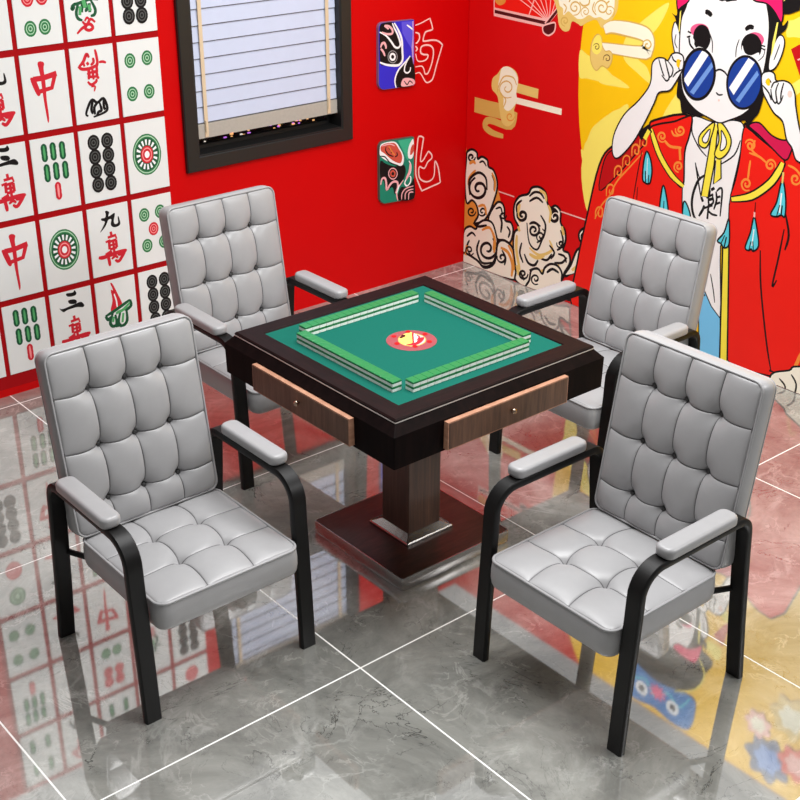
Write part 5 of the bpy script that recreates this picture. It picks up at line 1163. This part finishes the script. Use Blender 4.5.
def drawer(rz):
    g = G(); x0, x1, z0, z1 = -.252, .256, .622, .7135
    g.box(x0+.004, x1-.004, -.4625, -.440, z0+.004, z1-.004, 0)
    fr = 0.0
    # edge band around the board, its catch of light put into paler wood
    for bx in ((x0, x1, z1-.006, z1), (x0, x1, z0, z0+.004), (x0, x0+.005, z0+.004, z1-.006), (x1-.005, x1, z0+.004, z1-.006)):
        g.box(bx[0], bx[1], -.461, -.4405, bx[2], bx[3], 1)
    d = g.build('drawer', [M['drawer'], M['drawer_edge']], T); d.rotation_euler = (0, 0, rz)
    k = G(); rg = []
    for y, r in ((-.4625, .004), (-.468, .004), (-.470, .0085), (-.476, .0095), (-.480, .007), (-.4815, .002)):
        rg.append([(.006 + r*math.cos(a*PI/6), y, .676 + r*math.sin(a*PI/6)) for a in range(12)])
    k.loft(rg); k.build('knob', M['knob'], d, smooth=True, angle=60)
drawer(0); drawer(-PI/2)
# control disc in the middle of the felt
D0 = Vector((-.008, -.006)); e1 = Vector((.771, -.637)); e2 = Vector((.637, .771))
def dp(x, y, z): q = D0 + e1*x + e2*y; return (q.x, q.y, z)
g = G()
zt = HT - .0035
g.loft([[dp(r*math.cos(a*PI/24), r*math.sin(a*PI/24), zt+h) for a in range(48)] for r, h in ((.083, 0), (.083, .0012), (.080, .002))])
disc = g.build('control_disc', M['disc'], T)
P2 = Paint(lambda u, v, h: dp(u, v, zt+.0021+h), 4e-5)
def im(*q): return [((a-412)/25*.082, (341-b)/10*.082) for a, b in zip(q[::2], q[1::2])]
c8 = lambda *q: im(*[(360+v/8) if i % 2 == 0 else (310+v/8) for i, v in enumerate(q)])
E8 = lambda x, y, rx, ry: c8(*[w for t in range(14) for w in (x+rx*math.cos(t*PI/7), y+ry*math.sin(t*PI/7))])
for col, x, y, rx, ry in (('tan', 420, 245, 112, 52), ('mpink', 420, 245, 104, 46)): P2.draw(('f', 'a', col, 1, 0, E8(x, y, rx, ry)))
P2.draw(('f', 'a', 'lem', 1, 0, c8(318, 250, 335, 215, 370, 195, 425, 190, 425, 270, 380, 282, 340, 275)))
P2.draw(('f', 'a', 'maroon', 1, 0, c8(320, 235, 345, 205, 370, 210, 360, 225)))
P2.draw(('f', 'a', 'red2', 1, 0, c8(370, 285, 430, 268, 470, 235, 515, 225, 510, 250, 470, 280, 420, 290)))
P2.draw(('f', 'a', 'white', 1, 0, c8(432, 200, 455, 205, 462, 250, 440, 268, 430, 250)))
P2.draw(('l', 'a', 'red2', 1, .006, c8(428, 190, 430, 280))); P2.draw(('l', 'a', 'red2', 1, .005, c8(460, 205, 480, 225, 460, 245)))
for x, y in ((276, 218), (390, 181), (527, 200), (558, 260), (442, 298), (301, 276)): P2.draw(('f', 'a', 'dred', 1, 0, E8(x, y, 21, 11)))
P2.mesh('a', 'disc_emblem', disc)
# pedestal
g = G(); ca = .0715
g.loft([rrect(ca, ca, .003, z, 3) for z in (.047, .6135)]); g.build('pedestal_column', M['column'], T)
g = G(); g.loft([rrect(a, a, .004, z, 3) for a, z in ((.1045, .0470), (.1045, .0570), (.1015, .0600), (.0985, .0585), (.0715, .0720))]); g.build('collar', M['chrome'], T)
g = G(); slab(g, .2426, .2426, .012, .0015, .0468, .003); bo = g.build('pedestal_base', M['base_wood'], T, smooth=True)
g = G(); ro = [rrect(.2438, .2438, .0125, z, 5) for z in (.0015, .0455)]
ri = [rrect(.2405, .2405, .0105, z, 5) for z in (.0478, .0478)]
g.loft([rrect(.2436, .2436, .0125, .001, 5), rrect(.2446, .2446, .0125, .004, 5), rrect(.2446, .2446, .0125, .0445, 5), rrect(.2432, .2432, .012, .0476, 5), rrect(.2398, .2398, .010, .0476, 5), rrect(.2398, .2398, .010, .0466, 5)], caps=False)
g.build('steel_edging', M['chrome'], bo, smooth=True, angle=30)

# ------------------------------------------------------------------ mahjong tiles: four walls of 17 x 2
TW, TL, TH = .0288, .0375, .0168
g = G()
rings = []; mis = []
for z, ins, mi in ((0, .001, 0), (.0008, 0, 0), (.0098, 0, 0), (.0102, 0, 2), (.0113, 0, 1), (TH-.0012, 0, 1), (TH, .0012, 1)):
    rings.append(rrect(TW/2-.00025-ins, TL/2-.0002-ins, .0022, z, 3)); mis.append(mi)
g.loft(rings, mis=mis)
tile0 = g.build('mahjong_tile', [M['tile_white'], M['tile_green'], M['tile_base']], smooth=True, angle=30)
ORD = 'first second third fourth fifth sixth seventh eighth ninth tenth eleventh twelfth thirteenth fourteenth fifteenth sixteenth seventeenth'.split()
ROWS = [  # centre of the first tile, step, rotation, words
 ((-.2862, .2076), (0, -1), PI/2, 'left corner', 'row along the left drawer side'),
 ((-.2426, -.2882), (1, 0), 0, 'near corner', 'row along the right drawer side'),
 ((-.2442, .2548), (1, 0), 0, 'left corner', 'far row toward the back left chair'),
 ((.2648, .2116), (0, -1), PI/2, 'far corner', 'row toward the back right chair')]
used = False
for (x, y), (dx, dy), rz, endw, roww in ROWS:
    for k in range(17):
        for lay in (0, 1):
            o = tile0 if not used else tile0.copy()
            if used: C.objects.link(o)
            used = True
            o.location = (x + dx*TW*k, y + dy*TW*k, zt + .0002 + lay*(TH + .0002)); o.rotation_euler = (0, 0, rz)
            tag(o, '%s tile from the %s, %s layer, %s' % (ORD[k], endw, ('lower', 'upper')[lay], roww), 'mahjong tile', 'green-backed mahjong tiles, ' + roww)

# ------------------------------------------------------------------ armchairs
def samples(breaks):
    fr = (0, .012, .035, .075, .13, .21, .32, .44, .56, .68, .79, .87, .925, .965, .988)
    out = []
    for a, b in zip(breaks, breaks[1:]):
        out += [(a + (b-a)*t, t, b-a) for t in fr]
    out.append((breaks[-1], 1.0, 1))
    return out
def cushion(a, b, r, thick, ub, vb, btn, puff, crown, bow, sag, dim, name, mat, parent, ein=.006):
    us, vs = samples(ub), samples(vb); nu, nv = len(us), len(vs)
    V = []; F = []; IX = []
    A, B = a - ein, b - ein; rr = r - ein
    def roundmap(x, y):
        px, py = abs(x) - (A - rr), abs(y) - (B - rr)
        if px > 0 and py > 0:
            m = max(px, py); n = math.hypot(px, py); k = m/n
            return math.copysign(A-rr+px*k, x), math.copysign(B-rr+py*k, y)
        return x, y
    for v, tv, lv in vs:
        for u, tu, lu in us:
            s = (max(4*tu*(1-tu), 0)**.36) * (max(4*tv*(1-tv), 0)**.36)
            x, y = roundmap(u/a*A, v/b*B)
            wx = 1 - (abs(u)/a)**6; wy = 1 - (abs(v)/b)**6
            z = puff*s + crown*(1-(u/a)**2)*(1-(v/b)**2)
            for bx, by in btn:
                d2 = (u-bx)**2 + (v-by)**2
                z -= dim*math.exp(-d2/.012**2) + dim*.7*math.exp(-d2/.034**2)
            x += bow*math.sin(PI*tv)*wx; y -= sag*math.sin(PI*tu)*wy
            V.append((x, y, z))
    for j in range(nv-1):
        for i in range(nu-1):
            n = j*nu+i; F.append((n, n+1, n+nu+1, n+nu))
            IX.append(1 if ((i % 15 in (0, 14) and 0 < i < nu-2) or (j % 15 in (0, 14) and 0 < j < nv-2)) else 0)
    ring = [i for i in range(nu)] + [j*nu+nu-1 for j in range(1, nv)] + [(nv-1)*nu+i for i in range(nu-2, -1, -1)] + [j*nu for j in range(nv-2, 0, -1)]
    def nrm(p):
        cx = min(max(p[0], -(A-rr)), A-rr); cy = min(max(p[1], -(B-rr)), B-rr); d = Vector((p[0]-cx, p[1]-cy))
        if d.length < 1e-6: d = Vector((p[0], p[1]))
        return d.normalized()
    prev = ring; base = [(V[i][0], V[i][1]) for i in ring]; ns = [nrm(p) for p in base]
    e = ein
    for off, z in ((e*.6, -.0015), (e, -.006), (e+.003, -thick*.35), (e+.003, -thick*.65), (e, -thick+.012), (e-.004, -thick+.004), (e-.012, -thick)):
        n0 = len(V); V += [(p[0]+n.x*off, p[1]+n.y*off, z) for p, n in zip(base, ns)]
        cur = list(range(n0, n0+len(base))); K = len(cur)
        F += [(prev[k], cur[k], cur[(k+1) % K], prev[(k+1) % K]) for k in range(K)]; prev = cur
    F.append(tuple(prev[::-1]))
    o = link(name, V, F, [mat, M['seam_shade']], IX + [0]*(len(F)-len(IX)), parent, True, None)
    return o
def piping(a, b, r, z, rad, parent, mat, name='piping'):
    return G().tube(rrect(a, b, r, z, 6), rad, 8, closed=True).build(name, mat, parent, smooth=True, angle=180)

def bar_path():
    p = [(-.2745, 0), (-.266, .20), (-.2525, .43), (-.2505, .49)]
    for k in range(1, 9):
        t = PI/2*k/8; p.append((-.1725 - .078*math.cos(t), .4975 + .078*math.sin(t)))
    p += [(0, .5760)]
    for k in range(0, 7):
        t = PI/2*k/6; p.append((.150 + .046*math.sin(t), .530 + .046*math.cos(t)))
    p += [(.205, .43), (.229, .20), (.2545, 0)]
    return p
def side_frame(sx, parent):
    p = bar_path(); g = G(); rings = []; K = len(p); hw, ht = .0255, .0125
    for i, (y, z) in enumerate(p):
        a = p[max(i-1, 0)]; b = p[min(i+1, K-1)]; ty, tz = b[0]-a[0], b[1]-a[1]; L = math.hypot(ty, tz); ny, nz = -tz/L, ty/L
        if i in (0, K-1): ny, nz = (-1 if i == 0 else 1)*1.0, 0.0
        if i == K-1: ny = 1.0
        if i == 0: ny = -1.0
        rg = []
        for (qx, qn) in ((1, .6), (.85, 1), (-.85, 1), (-1, .6), (-1, -.6), (-.85, -1), (.85, -1), (1, -.6)):
            rg.append((sx*.2725 + qx*hw, y + qn*ht*ny, max(z + qn*ht*nz, 0)))
        rings.append(rg)
    # keep the profile turning the same way all along
    g.loft(rings)
    return g.build('side_frame', M['black_wood'], parent, smooth=True, angle=40)

def make_chair(bow, bdx, bdy, sdx, sdy):
    t = empty('armchair', (0, 0, 0))
    a, b = .237, .231
    s = cushion(a, b, .036, .088, [-a, -.079, .079, a], [-b, -.076, .076, b], [(x, y) for x in (-.079, .079) for y in (-.076, .076)], .0105, .016, bow*2.4, .008, .014, 'seat', M['leather'], t)
    s.location = (sdx, -.081+sdy, .388)
    piping(a-.002, b-.002, .035, .0008, .0042, s, M['leather']); piping(a-.0085, b-.0085, .030, .0008, .0016, s, M['seam_shade'], 'seam_shade_line')
    a, b = .241, .284
    br = [-b, -.194, -.022, .153, b]
    k = cushion(a, b, .030, .066, [-a, -.1205, 0, .1205, a], br, [(x, y) for x in (-.1205, 0, .1205) for y in (-.194, -.022, .153)], .0125, .008, bow, .0055, .019, 'backrest', M['leather'], t)
    th = math.radians(9.4)
    k.matrix_basis = Matrix(((1, 0, 0, bdx), (0, math.sin(th), -math.cos(th), .1715+bdy), (0, math.cos(th), math.sin(th), .681), (0, 0, 0, 1)))
    piping(a-.002, b-.002, .029, .0008, .0038, k, M['leather']); piping(a-.0085, b-.0085, .024, .0008, .0020, k, M['seam_shade'], 'seam_shade_line'); piping(a-.003, b-.003, .027, -.060, .0034, k, M['leather'])
    for x in (-.1205, 0, .1205):
        for y in (-.194, -.022, .153):
            g = G(); z0 = -.0205 + .008*(1-(x/a)**2)*(1-(y/b)**2)
            g.loft([[(x + r*math.cos(q*PI/6), y + r*math.sin(q*PI/6), z0 + h) for q in range(12)] for r, h in ((.0078, 0), (.0078, .003), (.006, .0048), (.002, .0056))])
            g.build('button', M['leather_shaded'], k, smooth=True, angle=60)
    for sx in (-1, 1):
        side_frame(sx, t)
        g = G(); slab(g, .0315, .148, .0245, .5875, .6225, .012, sx*.277, -.023, 6, es=5)
        g.build('armrest_pad', M['leather'], t, smooth=True, angle=50)
        G().tube([(sx*.165, .045, .318), (sx*.205, .105, .318), (sx*.252, .2085, .318)], .0095, 10).build('seat_bracket', M['black_wood'], t, smooth=True, angle=40)
    return t
cl = make_chair(.0028, -.011, -.003, -.002, 0); cr = make_chair(-.0028, .015, .016, .007, .008)
grp = 'grey tufted armchairs around the mahjong table'
cl.location = (-.924, 0, 0); tag(cl, 'grey tufted armchair at front left, standing beside the left drawer of the table', 'armchair', grp)
c2 = copy_tree(cl); c2.location = (.024, .931, 0); tag(c2, 'grey tufted armchair behind the table in front of the window wall', 'armchair', grp)
cr.location = (-.006, -.933, 0); cr.rotation_euler = (0, 0, -PI/2); tag(cr, 'grey tufted armchair at front right, facing the right drawer', 'armchair', grp)
c4 = copy_tree(cr); c4.location = (.938, -.004, 0); tag(c4, 'grey tufted armchair at back right, in front of the mural', 'armchair', grp)

# ------------------------------------------------------------------ camera
cd = bpy.data.cameras.new('camera'); cam = bpy.data.objects.new('camera', cd); C.objects.link(cam)
cx, cy, cz, F, p, yw, ro = (-2.525473, -2.959043, 2.446317, 1295.541069, 0.456495, 0.874413, 0.002076)
cd.sensor_width = 36; cd.lens = 36*F/800; cd.clip_start = .05
fw = Vector((math.cos(p)*math.cos(yw), math.cos(p)*math.sin(yw), -math.sin(p)))
rt = Vector((math.sin(yw), -math.cos(yw), 0)); up = rt.cross(fw)
r2 = rt*math.cos(ro) + up*math.sin(ro); u2 = -rt*math.sin(ro) + up*math.cos(ro)
m = Matrix((r2, u2, -fw)).transposed().to_4x4(); m.translation = (cx, cy, cz); cam.matrix_world = m
bpy.context.scene.camera = cam

# ------------------------------------------------------------------ light
def area(name, loc, target, sx, sy, power, col=(1, 1, 1)):
    l = bpy.data.lights.new(name, 'AREA'); l.shape = 'RECTANGLE'; l.size = sx; l.size_y = sy; l.energy = power; l.color = col
    o = bpy.data.objects.new(name, l); C.objects.link(o); o.location = loc
    o.rotation_euler = (Vector(target) - Vector(loc)).to_track_quat('-Z', 'Y').to_euler(); return o

w = bpy.data.worlds.new('studio'); bpy.context.scene.world = w; w.use_nodes = True
nt = w.node_tree; bg = nt.nodes['Background']; tc = nt.nodes.new('ShaderNodeTexCoord')
vm = nt.nodes.new('ShaderNodeVectorMath'); vm.operation = 'DOT_PRODUCT'; vm.inputs[1].default_value = (.58, .58, .57)
nt.links.new(tc.outputs['Generated'], vm.inputs[0])
rp = ramp(nt, [(.0, (.10, .10, .10, 1)), (.45, (.17, .17, .17, 1)), (.95, (.52, .52, .52, 1))])
mr = nt.nodes.new('ShaderNodeMapRange'); mr.inputs['From Min'].default_value = -1; nt.links.new(vm.outputs['Value'], mr.inputs['Value'])
nt.links.new(mr.outputs['Result'], rp.inputs['Fac']); nt.links.new(rp.outputs['Color'], bg.inputs['Color'])
bg.inputs['Strength'].default_value = 1.0
area('key_light', (2.4, -4.2, 3.6), (.1, 0, .4), 1.6, 1.4, 96)
area('ceiling_light', (-.2, -.5, 3.2), (-.2, -.5, 0), 1.6, 1.6, 92)
area('added_mural_light', (.7, .2, 3.1), (2.04, .3, 1.0), 2.6, .3, 43)  # added lamp without a known fixture, brightens the mural wall

sc = bpy.context.scene
sc.view_settings.view_transform = 'Standard'; sc.view_settings.look = 'None'
sc.view_settings.gamma = 1; sc.view_settings.use_curve_mapping = False
sc.view_settings.exposure = 0.1
